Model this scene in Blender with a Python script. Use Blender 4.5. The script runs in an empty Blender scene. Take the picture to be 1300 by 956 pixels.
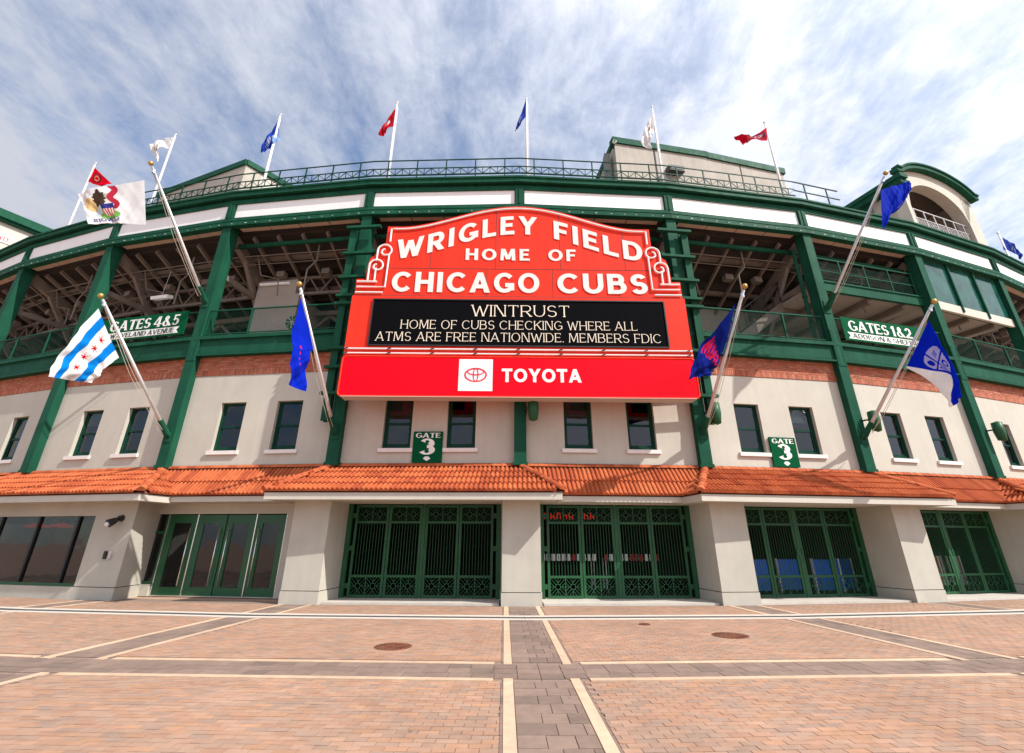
import bpy, math, random
from mathutils import Vector, Matrix
random.seed(7)
sc = bpy.context.scene
COL = sc.collection
PI = math.pi
def rad(a): return math.radians(a)

# ------------------------------------------------------------------ camera
cam_d = bpy.data.cameras.new('camera'); cam = bpy.data.objects.new('camera', cam_d); COL.objects.link(cam)
cam_d.sensor_fit = 'HORIZONTAL'; cam_d.sensor_width = 36.0
cam_d.lens = 610.0 / 1300.0 * 36.0
cam_d.shift_y = -45.0 / 1300.0
cam_d.clip_start = 0.1; cam_d.clip_end = 3000
TILT = 0.3967
cam.matrix_world = Matrix.Translation((0, 0, 1.6)) @ Matrix.Rotation(PI/2 + TILT, 4, 'X') @ Matrix.Rotation(0.0039, 4, 'Z')
sc.camera = cam

# ------------------------------------------------------------------ sky, sun, exposure
SUN_AZ, SUN_EL = rad(61), rad(44)          # azimuth from the facade's normal, to the right
SUN = Vector((math.sin(SUN_AZ)*math.cos(SUN_EL), -math.cos(SUN_AZ)*math.cos(SUN_EL), math.sin(SUN_EL)))
w = bpy.data.worlds.new('World'); sc.world = w; w.use_nodes = True
nt = w.node_tree; nt.nodes.clear()
def N(t, **k):
    n = nt.nodes.new(t)
    for a, b in k.items(): setattr(n, a, b)
    return n
def mathn(op, a, b=None, c=None):
    n = N('ShaderNodeMath', operation=op)
    for i, v in enumerate((a, b, c)):
        if v is None: continue
        if isinstance(v, (int, float)): n.inputs[i].default_value = v
        else: nt.links.new(v, n.inputs[i])
    return n.outputs[0]
out = N('ShaderNodeOutputWorld'); bg = N('ShaderNodeBackground'); bg.inputs[1].default_value = 0.118
sky = N('ShaderNodeTexSky', sky_type='NISHITA'); sky.sun_disc = False
sky.sun_elevation = SUN_EL; sky.sun_rotation = PI - SUN_AZ; sky.air_density = 1.0; sky.dust_density = 0.3; sky.ozone_density = 3.5
tc = N('ShaderNodeTexCoord'); sep = N('ShaderNodeSeparateXYZ'); nt.links.new(tc.outputs['Generated'], sep.inputs[0])
zc = mathn('MAXIMUM', sep.outputs[2], 0.02); zc = mathn('ADD', zc, 0.12)
px = mathn('DIVIDE', sep.outputs[0], zc); py = mathn('DIVIDE', sep.outputs[1], zc)
def layer(sx, sy, ox, scale, detail, rough, dist):
    cb = N('ShaderNodeCombineXYZ')
    nt.links.new(mathn('MULTIPLY', px, sx), cb.inputs[0]); nt.links.new(mathn('MULTIPLY', py, sy), cb.inputs[1]); cb.inputs[2].default_value = ox
    n = N('ShaderNodeTexNoise'); n.inputs['Scale'].default_value = scale; n.inputs['Detail'].default_value = detail
    n.inputs['Roughness'].default_value = rough; n.inputs['Distortion'].default_value = dist
    nt.links.new(cb.outputs[0], n.inputs['Vector']); return n.outputs['Fac']
streak = layer(1.0, 0.33, 3.1, 2.4, 11, 0.62, 0.2)
broad = layer(0.55, 0.38, 7.7, 0.95, 4, 0.5, 0.2)
fleck = layer(1.0, 0.7, 1.4, 9.5, 8, 0.66, 0.2)
dens = mathn('ADD', mathn('ADD', mathn('MULTIPLY', streak, 0.55), mathn('MULTIPLY', broad, 0.55)), mathn('MULTIPLY', fleck, 0.36))
mr = N('ShaderNodeMapRange'); mr.interpolation_type = 'SMOOTHSTEP'
mr.inputs[1].default_value = 0.54; mr.inputs[2].default_value = 0.88; mr.inputs[3].default_value = 0.08; mr.inputs[4].default_value = 1.0
nt.links.new(dens, mr.inputs[0])
# thin cloud glows towards the sun (forward scattering)
dp = N('ShaderNodeVectorMath', operation='DOT_PRODUCT'); nt.links.new(tc.outputs['Generated'], dp.inputs[0]); dp.inputs[1].default_value = SUN
g = mathn('POWER', mathn('MAXIMUM', mathn('ADD', mathn('MULTIPLY', dp.outputs['Value'], 0.5), 0.5), 0.0), 2.6)
cl = mathn('ADD', 4.9, mathn('MULTIPLY', g, 7.6))
cc = N('ShaderNodeMix', data_type='RGBA', blend_type='MULTIPLY'); cc.inputs[0].default_value = 1.0
cc.inputs[6].default_value = (0.845, 0.885, 1.0, 1)
cr = N('ShaderNodeCombineColor'); [nt.links.new(cl, cr.inputs[i]) for i in range(3)]
nt.links.new(cr.outputs[0], cc.inputs[7])
thick = mathn('MINIMUM', mathn('ADD', mr.outputs[0], mathn('MULTIPLY', mathn('POWER', g, 1.6), 0.9)), 1.0)
mx = N('ShaderNodeMix', data_type='RGBA'); nt.links.new(thick, mx.inputs[0]); hs = N('ShaderNodeHueSaturation'); hs.inputs['Saturation'].default_value = 1.2; hs.inputs['Value'].default_value = 1.35; nt.links.new(sky.outputs[0], hs.inputs['Color']); nt.links.new(hs.outputs[0], mx.inputs[6]); nt.links.new(cc.outputs[2], mx.inputs[7])
nt.links.new(mx.outputs[2], bg.inputs[0]); nt.links.new(bg.outputs[0], out.inputs[0])
sl = bpy.data.lights.new('sun', 'SUN'); sl.energy = 5.0; sl.angle = rad(0.6); sl.color = (1.0, 0.96, 0.89)
so = bpy.data.objects.new('sun', sl); COL.objects.link(so); so.location = SUN*60
so.rotation_mode = 'QUATERNION'; so.rotation_quaternion = SUN.to_track_quat('Z', 'Y')
vs = sc.view_settings; vs.view_transform = 'Standard'; vs.look = 'None'; vs.exposure = 0.22; vs.gamma = 1.0; vs.use_curve_mapping = False
sc.cycles.caustics_reflective = False; sc.cycles.caustics_refractive = False

# ------------------------------------------------------------------ materials
MATS = {}
def mat(name, col, rough=0.6, var=0.12, scale=3.0, bump=0.0, bscale=40.0, metal=0.0, spec=0.5, emit=0.0, attr=None, rnd=0.0,
        wear=None, wamt=0.0, wscale=6.0, streaks=0.0, ramp=None, coat=0.0, stain=0.0):
    m = bpy.data.materials.new(name); m.use_nodes = True; t = m.node_tree; b = t.nodes['Principled BSDF']; L = t.links.new
    geo = t.nodes.new('ShaderNodeNewGeometry'); pos = geo.outputs['Position']
    b.inputs['Roughness'].default_value = rough; b.inputs['Metallic'].default_value = metal; b.inputs['Specular IOR Level'].default_value = spec
    if coat: b.inputs['Coat Weight'].default_value = coat
    def mul(a, fac):
        n = t.nodes.new('ShaderNodeMix'); n.data_type = 'RGBA'; n.blend_type = 'MULTIPLY'; n.inputs[0].default_value = 1.0
        L(a, n.inputs[6]); L(fac, n.inputs[7]); return n.outputs[2]
    def rng(src, lo, hi):
        r = t.nodes.new('ShaderNodeMapRange'); r.inputs[1].default_value = 0.25; r.inputs[2].default_value = 0.75
        r.inputs[3].default_value = lo; r.inputs[4].default_value = hi; L(src, r.inputs[0]); return r.outputs[0]
    def noise(sc_, det=5, vec=None, rg=0.6):
        n = t.nodes.new('ShaderNodeTexNoise'); n.inputs['Scale'].default_value = sc_; n.inputs['Detail'].default_value = det; n.inputs['Roughness'].default_value = rg
        L(vec or pos, n.inputs['Vector']); return n.outputs['Fac']
    if attr:
        a = t.nodes.new('ShaderNodeAttribute'); a.attribute_name = attr; c = a.outputs['Color']
    elif ramp:
        oi = t.nodes.new('ShaderNodeObjectInfo'); ad = t.nodes.new('ShaderNodeMath'); ad.operation = 'ADD'
        L(oi.outputs['Random'], ad.inputs[0]); L(geo.outputs['Random Per Island'], ad.inputs[1])
        fr = t.nodes.new('ShaderNodeMath'); fr.operation = 'FRACT'; L(ad.outputs[0], fr.inputs[0])
        rp = t.nodes.new('ShaderNodeValToRGB'); e = rp.color_ramp.elements
        for i, cv in enumerate(ramp):
            p = i/(len(ramp)-1)
            el = e[0] if i == 0 else (e[len(e)-1] if i == len(ramp)-1 else e.new(p))
            el.position = p; el.color = (*cv, 1)
        L(fr.outputs[0], rp.inputs[0]); c = rp.outputs[0]
    else:
        a = t.nodes.new('ShaderNodeRGB'); a.outputs[0].default_value = (*col, 1); c = a.outputs[0]
    if var: c = mul(c, rng(noise(scale), 1-var, 1+var))
    if stain:
        c = mul(c, rng(noise(0.55, 3), 1-stain, 1+stain*0.6)); c = mul(c, rng(noise(2.6, 6), 1-stain*0.6, 1+stain*0.4))
    if stain and attr or name == 'paver_dark':     # trodden-in gum and drips
        vo = t.nodes.new('ShaderNodeTexVoronoi'); vo.inputs['Scale'].default_value = 1.7; L(pos, vo.inputs['Vector'])
        sr_ = t.nodes.new('ShaderNodeMapRange'); sr_.inputs[1].default_value = 0.03; sr_.inputs[2].default_value = 0.045; sr_.inputs[3].default_value = 0.55; sr_.inputs[4].default_value = 1.0
        L(vo.outputs['Distance'], sr_.inputs[0]); c = mul(c, sr_.outputs[0])
    if rnd:
        oi = t.nodes.new('ShaderNodeObjectInfo'); r = t.nodes.new('ShaderNodeMapRange')
        r.inputs[3].default_value = 1-rnd; r.inputs[4].default_value = 1+rnd; L(oi.outputs['Random'], r.inputs[0]); c = mul(c, r.outputs[0])
    if streaks:      # rain streaks: noise stretched along z
        mp = t.nodes.new('ShaderNodeMapping'); mp.inputs['Scale'].default_value = (5, 5, 0.25); L(pos, mp.inputs[0])
        c = mul(c, rng(noise(1.0, 6, mp.outputs[0]), 1-streaks, 1+streaks*0.3))
    if wear:
        s = t.nodes.new('ShaderNodeMapRange'); s.inputs[1].default_value = 1-wamt-0.28; s.inputs[2].default_value = 1-wamt-0.24; L(noise(wscale, 8, None, 0.7), s.inputs[0])
        n = t.nodes.new('ShaderNodeMix'); n.data_type = 'RGBA'; L(s.outputs[0], n.inputs[0]); L(c, n.inputs[6]); n.inputs[7].default_value = (*wear, 1); c = n.outputs[2]
    L(c, b.inputs['Base Color'])
    if emit: L(c, b.inputs['Emission Color']); b.inputs['Emission Strength'].default_value = emit
    if bump:
        bn = t.nodes.new('ShaderNodeBump'); bn.inputs['Strength'].default_value = bump; bn.inputs['Distance'].default_value = 0.02
        L(noise(bscale, 6), bn.inputs['Height']); L(bn.outputs[0], b.inputs['Normal'])
    rr = rng(noise(scale*2.3, 4), max(0.02, rough-0.08), min(1, rough+0.08)); L(rr, b.inputs['Roughness'])
    MATS[name] = m; return m
mat('green', (0.013, 0.083, 0.048), 0.55, 0.22, 1.3, 0.05, 25, spec=0.06, wear=(0.16, 0.26, 0.2), wamt=0.03, wscale=5, streaks=0.25)
mat('green_win', (0.007, 0.046, 0.030), 0.5, 0.15, 2, spec=0.1)
mat('green_gate', (0.019, 0.088, 0.036), 0.45, 0.2, 3, 0.04, 40, spec=0.25)
mat('green_door', (0.008, 0.085, 0.030), 0.35, 0.12, 2)
mat('green_sign', (0.002, 0.080, 0.030), 0.6, 0.08, 2, spec=0.03)
mat('stucco', (0.515, 0.488, 0.415), 0.85, 0.07, 0.6, 0.25, 55, streaks=0.07, stain=0.05)
mat('pillar', (0.49, 0.462, 0.392), 0.85, 0.08, 0.8, 0.22, 55, streaks=0.07, stain=0.06)
mat('trim', (0.54, 0.505, 0.435), 0.7, 0.06, 1.0, 0.08, 40, streaks=0.06)
mat('white', (0.74, 0.70, 0.66), 0.6, 0.05, 2.0, streaks=0.06)
mat('panel', (0.82, 0.82, 0.81), 0.6, 0.05, 0.6, streaks=0.05)
mat('concrete', (0.42, 0.385, 0.33), 0.9, 0.10, 0.8, 0.2, 30, streaks=0.15)
mat('kerb', (0.52, 0.47, 0.41), 0.85, 0.12, 3, 0.2, 50)
mat('joint', (0.05, 0.045, 0.04), 0.9, 0.1)
mat('mortar', (0.30, 0.21, 0.16), 0.95, 0.15, 8, 0.2, 60)
mat('brick', (0.3, 0.1, 0.06), 0.85, 0.2, 9, 0.2, 60, ramp=[(0.34, 0.088, 0.045), (0.44, 0.135, 0.070), (0.38, 0.105, 0.053), (0.48, 0.19, 0.11), (0.27, 0.076, 0.045)])
mat('tile', (0.6, 0.14, 0.04), 0.75, 0.2, 5, 0.12, 60, spec=0.12, stain=0.05, ramp=[(0.40, 0.090, 0.034), (0.49, 0.135, 0.052), (0.44, 0.108, 0.040), (0.33, 0.070, 0.029), (0.47, 0.122, 0.046)])
mat('underlay', (0.16, 0.05, 0.03), 0.9)
mat('paver', (0.5, 0.25, 0.16), 0.85, 0.12, 6, 0.2, 70, attr='Col', stain=0.16)
mat('paver_dark', (0.2, 0.14, 0.12), 0.85, 0.15, 7, 0.2, 70, ramp=[(0.20, 0.138, 0.106), (0.255, 0.178, 0.137), (0.225, 0.156, 0.12), (0.175, 0.123, 0.097)], stain=0.16)
mat('paver_tan', (0.60, 0.415, 0.28), 0.85, 0.14, 6, 0.15, 70, rnd=0.08, stain=0.2)
mat('sand', (0.24, 0.17, 0.13), 0.95, 0.2, 20)
mat('field', (0.42, 0.26, 0.185), 0.9, 0.18, 2.2, 0.2, 60)
mat('drain_white', (0.58, 0.51, 0.44), 0.8, 0.08, 4)
mat('iron', (0.17, 0.06, 0.032), 0.6, 0.25, 14, 0.3, 60)
mat('steel', (0.55, 0.52, 0.50), 0.35, 0.1, 3, metal=0.6)
mat('polewhite', (0.72, 0.70, 0.68), 0.4, 0.06, 3)
mat('gold', (0.45, 0.28, 0.08), 0.35, 0.1, 3, metal=0.6)
mat('rope', (0.5, 0.46, 0.38), 0.9)
mat('chrome', (0.75, 0.75, 0.74), 0.2, 0.05, 3, metal=0.9)
mat('black', (0.012, 0.012, 0.012), 0.5)
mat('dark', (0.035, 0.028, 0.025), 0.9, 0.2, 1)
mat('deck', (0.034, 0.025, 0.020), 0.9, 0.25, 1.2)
mat('beam', (0.195, 0.158, 0.13), 0.8, 0.2, 2, streaks=0.2)
mat('soffit', (0.46, 0.34, 0.26), 0.85, 0.15, 2)
mat('taupe', (0.36, 0.31, 0.27), 0.85, 0.1, 0.8)
mat('shade', (0.55, 0.52, 0.47), 0.9, 0.1)
def glass_mat(name, tint, refl=1.5):
    m = mat(name, tint, 0.05, 0.0); t = m.node_tree; o_ = t.nodes['Material Output']
    tr = t.nodes.new('ShaderNodeBsdfTransparent'); tr.inputs[0].default_value = (*tint, 1); gl = t.nodes.new('ShaderNodeBsdfGlossy'); gl.inputs['Roughness'].default_value = 0.02
    gl.inputs[0].default_value = (0.9, 0.95, 1.0, 1)
    fr_ = t.nodes.new('ShaderNodeFresnel'); fr_.inputs[0].default_value = refl; mx_ = t.nodes.new('ShaderNodeMixShader')
    ns = t.nodes.new('ShaderNodeTexNoise'); ns.inputs['Scale'].default_value = 1.1; ge = t.nodes.new('ShaderNodeNewGeometry'); t.links.new(ge.outputs['Position'], ns.inputs['Vector'])
    bn = t.nodes.new('ShaderNodeBump'); bn.inputs['Strength'].default_value = 0.25; bn.inputs['Distance'].default_value = 0.03; t.links.new(ns.outputs['Fac'], bn.inputs['Height']); t.links.new(bn.outputs[0], gl.inputs['Normal'])
    bk_ = t.nodes.new('ShaderNodeMath'); bk_.operation = 'SUBTRACT'; bk_.use_clamp = True; t.links.new(fr_.outputs[0], bk_.inputs[0]); t.links.new(ge.outputs['Backfacing'], bk_.inputs[1])
    t.links.new(bk_.outputs[0], mx_.inputs[0]); t.links.new(tr.outputs[0], mx_.inputs[1]); t.links.new(gl.outputs[0], mx_.inputs[2]); t.links.new(mx_.outputs[0], o_.inputs[0])
glass_mat('glass', (0.45, 0.50, 0.52), 1.62)
mat('glass_green', (0.012, 0.075, 0.056), 0.10, 0.6, 1.6, spec=0.35)
mat('roofgrey', (0.16, 0.17, 0.16), 0.8)
mat('sign_red', (0.76, 0.034, 0.014), 0.55, 0.10, 1.6, streaks=0.14, spec=0.15, bump=0.1, bscale=3)
mat('band_red', (0.80, 0.001, 0.010), 0.5, 0.03, 1.0, emit=0.30, spec=0.08)
mat('letter', (0.72, 0.69, 0.65), 0.5, 0.06, 4, wear=(0.16, 0.07, 0.05), wamt=0.045, wscale=9, spec=0.2)
mat('neon', (0.80, 0.76, 0.73), 0.35, 0.05, 4)
mat('ledblack', (0.004, 0.004, 0.005), 0.7, 0.1, 4, spec=0.02)
mat('ledtext', (0.72, 0.63, 0.50), 0.5, 0.1, 30, emit=0.20, spec=0.05)
mat('logo_white', (0.72, 0.74, 0.75), 0.4, 0.03, 2, emit=0.12)
mat('logo_red', (0.7, 0.02, 0.03), 0.4)
mat('signtext', (0.80, 0.80, 0.76), 0.5, 0.04, 4)
mat('signdark', (0.012, 0.05, 0.03), 0.6)
mat('flag', (0.5, 0.5, 0.5), 0.8, 0.06, 5, attr='Col', spec=0.08)
mat('blueplastic', (0.006, 0.13, 0.60), 0.4, 0.1, 4)
mat('whiteplastic', (0.7, 0.7, 0.68), 0.5)
mat('redglow', (0.75, 0.01, 0.01), 0.5, emit=0.5)
mat('lampglow', (1.0, 0.93, 0.8), 0.5, emit=3.0)
mat('lampwhite', (0.7, 0.68, 0.66), 0.5, emit=0.15)
# flags let daylight through
for nm in ('flag',):
    t = MATS[nm].node_tree; b = t.nodes['Principled BSDF']; o = t.nodes['Material Output']
    tr = t.nodes.new('ShaderNodeBsdfTranslucent'); ms = t.nodes.new('ShaderNodeMixShader'); ms.inputs[0].default_value = 0.35
    t.links.new(b.inputs['Base Color'].links[0].from_socket, tr.inputs[0]); t.links.new(b.outputs[0], ms.inputs[1]); t.links.new(tr.outputs[0], ms.inputs[2]); t.links.new(ms.outputs[0], o.inputs[0])

# ------------------------------------------------------------------ mesh helpers
class MB:
    def __init__(s): s.v = []; s.f = []; s.c = []; s.col = None
    def add(s, vs_, fs):
        k = len(s.v); s.v += [tuple(p) for p in vs_]
        for q in fs: s.f.append(tuple(i+k for i in q)); s.c.append(s.col)
        return s
    def box(s, x0, x1, y0, y1, z0, z1):
        if x0 > x1: x0, x1 = x1, x0
        if y0 > y1: y0, y1 = y1, y0
        if z0 > z1: z0, z1 = z1, z0
        return s.add([(x0,y0,z0),(x1,y0,z0),(x1,y1,z0),(x0,y1,z0),(x0,y0,z1),(x1,y0,z1),(x1,y1,z1),(x0,y1,z1)],
                     [(0,3,2,1),(4,5,6,7),(0,1,5,4),(1,2,6,5),(2,3,7,6),(3,0,4,7)])
    def beam(s, p, q, w_, h_, up=(0,0,1)):
        p, q = Vector(p), Vector(q); d = (q-p).normalized(); u = Vector(up)
        x = d.cross(u)
        if x.length < 1e-4: x = d.cross(Vector((1,0,0)))
        x.normalize(); u = x.cross(d)
        o = [x*a*w_/2 + u*b_*h_/2 for a, b_ in ((-1,-1),(1,-1),(1,1),(-1,1))]
        return s.add([p+k for k in o]+[q+k for k in o], [(0,1,2,3),(7,6,5,4),(0,4,5,1),(1,5,6,2),(2,6,7,3),(3,7,4,0)])
    def tube(s, pts, r, n=8, cap=True):
        pts = [Vector(p) for p in pts]; rs = r if isinstance(r, (list, tuple)) else [r]*len(pts)
        rings = []; x = None
        for i, p in enumerate(pts):
            d = (pts[min(i+1, len(pts)-1)]-pts[max(i-1, 0)])
            d = d.normalized() if d.length > 1e-6 else Vector((0,0,1))
            if x is None:
                x = d.cross(Vector((0,0,1)))
                if x.length < 1e-3: x = d.cross(Vector((1,0,0)))
            x = (x - d*x.dot(d)).normalized(); y = d.cross(x)
            rings.append([p + (x*math.cos(2*PI*k/n)+y*math.sin(2*PI*k/n))*rs[i] for k in range(n)])
        vs_ = [v for g_ in rings for v in g_]; fs = []
        for i in range(len(pts)-1):
            for k in range(n): fs.append((i*n+k, i*n+(k+1)%n, (i+1)*n+(k+1)%n, (i+1)*n+k))
        if cap: fs.append(tuple(reversed(range(n)))); fs.append(tuple(range((len(pts)-1)*n, len(pts)*n)))
        return s.add(vs_, fs)
    def ball(s, c, r, n=10, m=6):
        c = Vector(c); pts = [c+Vector((0,0,-r*0.999+2*r*0.999*i/m)) for i in range(m+1)]
        pts = [c+Vector((0,0,-r*math.cos(PI*i/m))) for i in range(m+1)]
        return s.tube(pts, [max(0.001, r*math.sin(PI*i/m)) for i in range(m+1)], n)
    def poly(s, pts, y0, y1):       # (x,z) outline, counter-clockwise seen from the front (-y), extruded along y
        n = len(pts)
        return s.add([(x, y0, z) for x, z in pts]+[(x, y1, z) for x, z in pts],
                     [tuple(range(n)), tuple(range(2*n-1, n-1, -1))]+[(i, i+n, (i+1) % n+n, (i+1) % n) for i in range(n)])
    def plan(s, pts, z0, z1):       # (x,y) outline counter-clockwise from above, extruded along z
        n = len(pts)
        return s.add([(x, y, z0) for x, y in pts]+[(x, y, z1) for x, y in pts],
                     [tuple(range(n-1, -1, -1)), tuple(range(n, 2*n))]+[(i, (i+1) % n, (i+1) % n+n, i+n) for i in range(n)])
    def join(s, o, M=None):
        k = len(s.v); s.v += [tuple(M @ Vector(p)) if M else p for p in o.v]
        for q, c in zip(o.f, o.c): s.f.append(tuple(i+k for i in q)); s.c.append(c)
        return s
    def mesh(s, name, m, smooth=False, idx=None):
        me = bpy.data.meshes.new(name); me.from_pydata(s.v, [], s.f)
        for k in (m if isinstance(m, (list, tuple)) else [m]): me.materials.append(MATS[k])
        if idx: me.polygons.foreach_set('material_index', idx)
        if s.c and s.c[0] is not None:
            at = me.attributes.new('Col', 'FLOAT_COLOR', 'FACE'); fl = []
            for c in s.c: fl += [*c, 1.0]
            at.data.foreach_set('color', fl)
        if smooth: me.polygons.foreach_set('use_smooth', [True]*len(me.polygons))
        me.update(); return me
WM = {}
ID = Matrix.Identity(4)
def ob(name, data, parent=None, M=None, label=None, cat=None, group=None, kind=None):
    o = bpy.data.objects.new(name, data); COL.objects.link(o); M = M if M is not None else (WM[parent] if parent else ID)
    if parent: o.parent = parent; o.matrix_parent_inverse = WM[parent].inverted()
    o.matrix_basis = M; WM[o] = M.copy()
    if label: o['label'] = label
    if cat: o['category'] = cat
    if group: o['group'] = group
    if kind: o['kind'] = kind
    return o
def B(*a): return MB().box(*a)

# ------------------------------------------------------------------ layout: a polygon of equal bays on a wide arc
R, YF, X0, PHI0, DA = 62.79, 15.64, -0.54, 0.0131, 0.0976
H2 = R*math.sin(DA/2)          # half a bay, 3.06 m
def bayM(i):
    a = PHI0+(i-3.5)*DA; r = R*math.cos(DA/2)
    return Matrix.Translation((X0+r*math.sin(a), YF+R-r*math.cos(a), 0)) @ Matrix.Rotation(a, 4, 'Z')
def colM(i):
    a = PHI0+(i-4)*DA
    return Matrix.Translation((X0+R*math.sin(a), YF+R-R*math.cos(a), 0)) @ Matrix.Rotation(a, 4, 'Z')
BAYS = range(-2, 10); COLS = range(-2, 11)
# in a bay: x along the wall to the right, y into the building (0 = column faces), z up

# ------------------------------------------------------------------ ground
ground = ob('plaza', B(-400, 400, -300, 400, -0.6, -0.02).mesh('plaza', 'field'), kind='structure')
FIELD = [tuple(0.85*(0.62*v+0.38*k_) for v, k_ in zip(q, (0.45, 0.268, 0.172))) for q in [(0.46, 0.255, 0.165), (0.43, 0.235, 0.15), (0.48, 0.29, 0.20), (0.38, 0.255, 0.19), (0.44, 0.28, 0.20), (0.34, 0.245, 0.195), (0.49, 0.265, 0.155), (0.42, 0.27, 0.195)]]
def half(i, off): return (R+off)*math.tan(DA/2)         # half width of a sector at an offset in front of the facade
def sector_sheet(mb, i, o0, o1, inset, z0, z1):
    a, b = half(i, o0)-inset, half(i, o1)-inset
    M = bayM(i); m = MB().plan([(-b, -o1), (b, -o1), (a, -o0), (-a, -o0)], z0, z1); mb.join(m, M)
bed = MB()
for i in range(0, 8): sector_sheet(bed, i, 0.2, 11.9, 0.0, -0.05, -0.012)
ob('sand_bed', bed.mesh('sand_bed', 'sand'), ground)
pv = MB()
PL, PW = 0.20, 0.10
BAND = 0.52                      # half width of the radial bands
def field_pavers(i, o0, o1):
    M = bayM(i); rows = int((o1-o0)/PW)
    rng_ = random.Random(i*77+int(o0*10))
    ph = rng_.random()*6
    for r in range(rows):
        o = o0+r*PW; wd = half(i, o)-BAND
        k0 = int(-wd/PL)-1
        for k in range(k0, -k0+1):
            x0 = k*PL+(PL/2 if r % 2 else 0); x1 = x0+PL
            x0 = max(x0, -wd); x1 = min(x1, wd)
            if x1-x0 < 0.03: continue
            cx, cy = (x0+x1)/2, o
            p = M @ Vector((cx, -cy, 0))
            if abs(p.x) > 1.5*p.y+4 or p.y < 3.4: continue
            c = FIELD[int(rng_.random()**1.0*len(FIELD))]
            j = 0.92+0.14*rng_.random(); pv.col = (c[0]*j, c[1]*j, c[2]*j)
            dz = rng_.uniform(-0.003, 0.001)
            g_ = 0.003
            q = [M @ Vector((a, -b_, dz)) for a, b_ in ((x0+g_, o+g_), (x0+g_, o+PW-g_), (x1-g_, o+PW-g_), (x1-g_, o+g_))]
            bq = [v+Vector((0, 0, -0.012)) for v in q]
            pv.add(q+bq, [(0,1,2,3),(1,5,6,2),(0,4,5,1),(2,6,7,3)])
for i in range(0, 8):
    field_pavers(i, 0.92, 2.62); field_pavers(i, 3.36, 7.42)
    field_pavers(i, 8.50, 11.8)
o = ob('field_paver', pv.mesh('field_paver', 'paver'), ground, ID); o['kind'] = 'stuff'
# tan border strips, drain rings
strip = B(-0.5, 0.5, -0.5, 0.5, -0.03, 0.002)
strip_me = strip.mesh('border_strip', 'paver_tan'); white_me = strip.mesh('drain_strip', 'drain_white'); dk_me = strip.mesh('edge_course', 'paver_dark')
def strip_at(name, me, M, x0, x1, y0, y1, z=0.0):
    ob(name, me, ground, M @ Matrix.Translation(((x0+x1)/2, (y0+y1)/2, z)) @ Matrix.Diagonal((x1-x0, y1-y0, 1, 1)))
for i in range(0, 8):
    M = bayM(i)
    for o0, o1, me, nm in ((2.64, 2.84, white_me, 'drain_edge'), (3.12, 3.32, white_me, 'drain_edge')):
        wd = half(i, o0); strip_at(nm, me, M, -wd, wd, -o1, -o0)
    strip_at('drain_grate', MB().box(-0.5, 0.5, -0.5, 0.5, -0.03, -0.006).mesh('drain_grate', 'joint'), M, -half(i, 2.9), half(i, 2.9), -3.115, -2.845)
    for o0, o1 in ((7.44, 7.56), (8.34, 8.46)):
        wd = half(i, o0)-BAND-0.10
        strip_at('border_strip', strip_me, M, -wd, wd, -o1, -o0)
for i in range(1, 8):
    M = colM(i)
    for s in (-1, 1):
        for a, b in ((0.85, 2.62), (3.34, 7.56), (8.34, 11.8)):
            x = s*0.425
            strip_at('border_strip', strip_me, M, x-0.06, x+0.06, -b, -a, 0.001)
# dark pavers one by one: the ring band and the radial bands
pd_a = MB().add([(-0.5,-0.5,0),(0.5,-0.5,0),(0.5,0.5,0),(-0.5,0.5,0),(-0.5,-0.5,-0.03),(0.5,-0.5,-0.03),(0.5,0.5,-0.03),(-0.5,0.5,-0.03)],
                [(0,1,2,3),(0,4,5,1),(1,5,6,2),(2,6,7,3),(3,7,4,0)])
pd_me = pd_a.mesh('paver', 'paver_dark'); pd_rest = MB(); rest_n = 0
cand = []
for i in range(0, 8):
    M = bayM(i); L_ = 0.30
    for r in range(3):
        o0 = 7.575+r*0.255; wd = half(i, o0)-0.30 if True else 0
        k = int(2*wd/L_); st = 2*wd/k
        for q in range(k):
            cand.append((M, -wd+q*st, -wd+(q+1)*st, -o0-0.255, -o0))
for i in range(1, 8):
    M = colM(i)
    for a, b in ((0.85, 2.62), (3.34, 7.44), (8.47, 11.8)):
        k = int((b-a)/0.30); st = (b-a)/k
        for q in range(k):
            sh = 0.12 if q % 2 else 0.0
            xs = [-0.36, -0.10+sh, 0.16+sh, 0.36]
            for x0, x1 in zip(xs, xs[1:]): cand.append((M, x0, x1, -a-(q+1)*st, -a-q*st))
            for s in (-1, 1): cand.append((M, s*0.485 if s > 0 else -0.52, 0.52 if s > 0 else -0.485, -a-(q+1)*st, -a-q*st))
    for r in range(3):
        o0 = 7.575+r*0.255
        for x0, x1 in ((-0.3, 0.0), (0.0, 0.3)): cand.append((M, x0, x1, -o0-0.255, -o0))
def cdist(c):
    p = c[0] @ Vector(((c[1]+c[2])/2, (c[3]+c[4])/2, 0))
    vis = p.y > 7.25 and abs(p.x) < 1.02*p.y
    return ((0 if vis else 1), p.length/max(0.05, c[2]-c[1]))
cand.sort(key=cdist)
for n_, (M, x0, x1, y0, y1) in enumerate(cand):
    g_ = 0.004
    Mt = M @ Matrix.Translation(((x0+x1)/2, (y0+y1)/2, random.uniform(-0.003, 0.001))) @ Matrix.Diagonal((x1-x0-2*g_, y1-y0-2*g_, 1, 1))
    if n_ < 290: ob('paver', pd_me, ground, Mt)
    else: pd_rest.join(pd_a, Mt)
o = ob('band_paver', pd_rest.mesh('band_paver', 'paver_dark'), ground, ID); o['kind'] = 'stuff'
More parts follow.
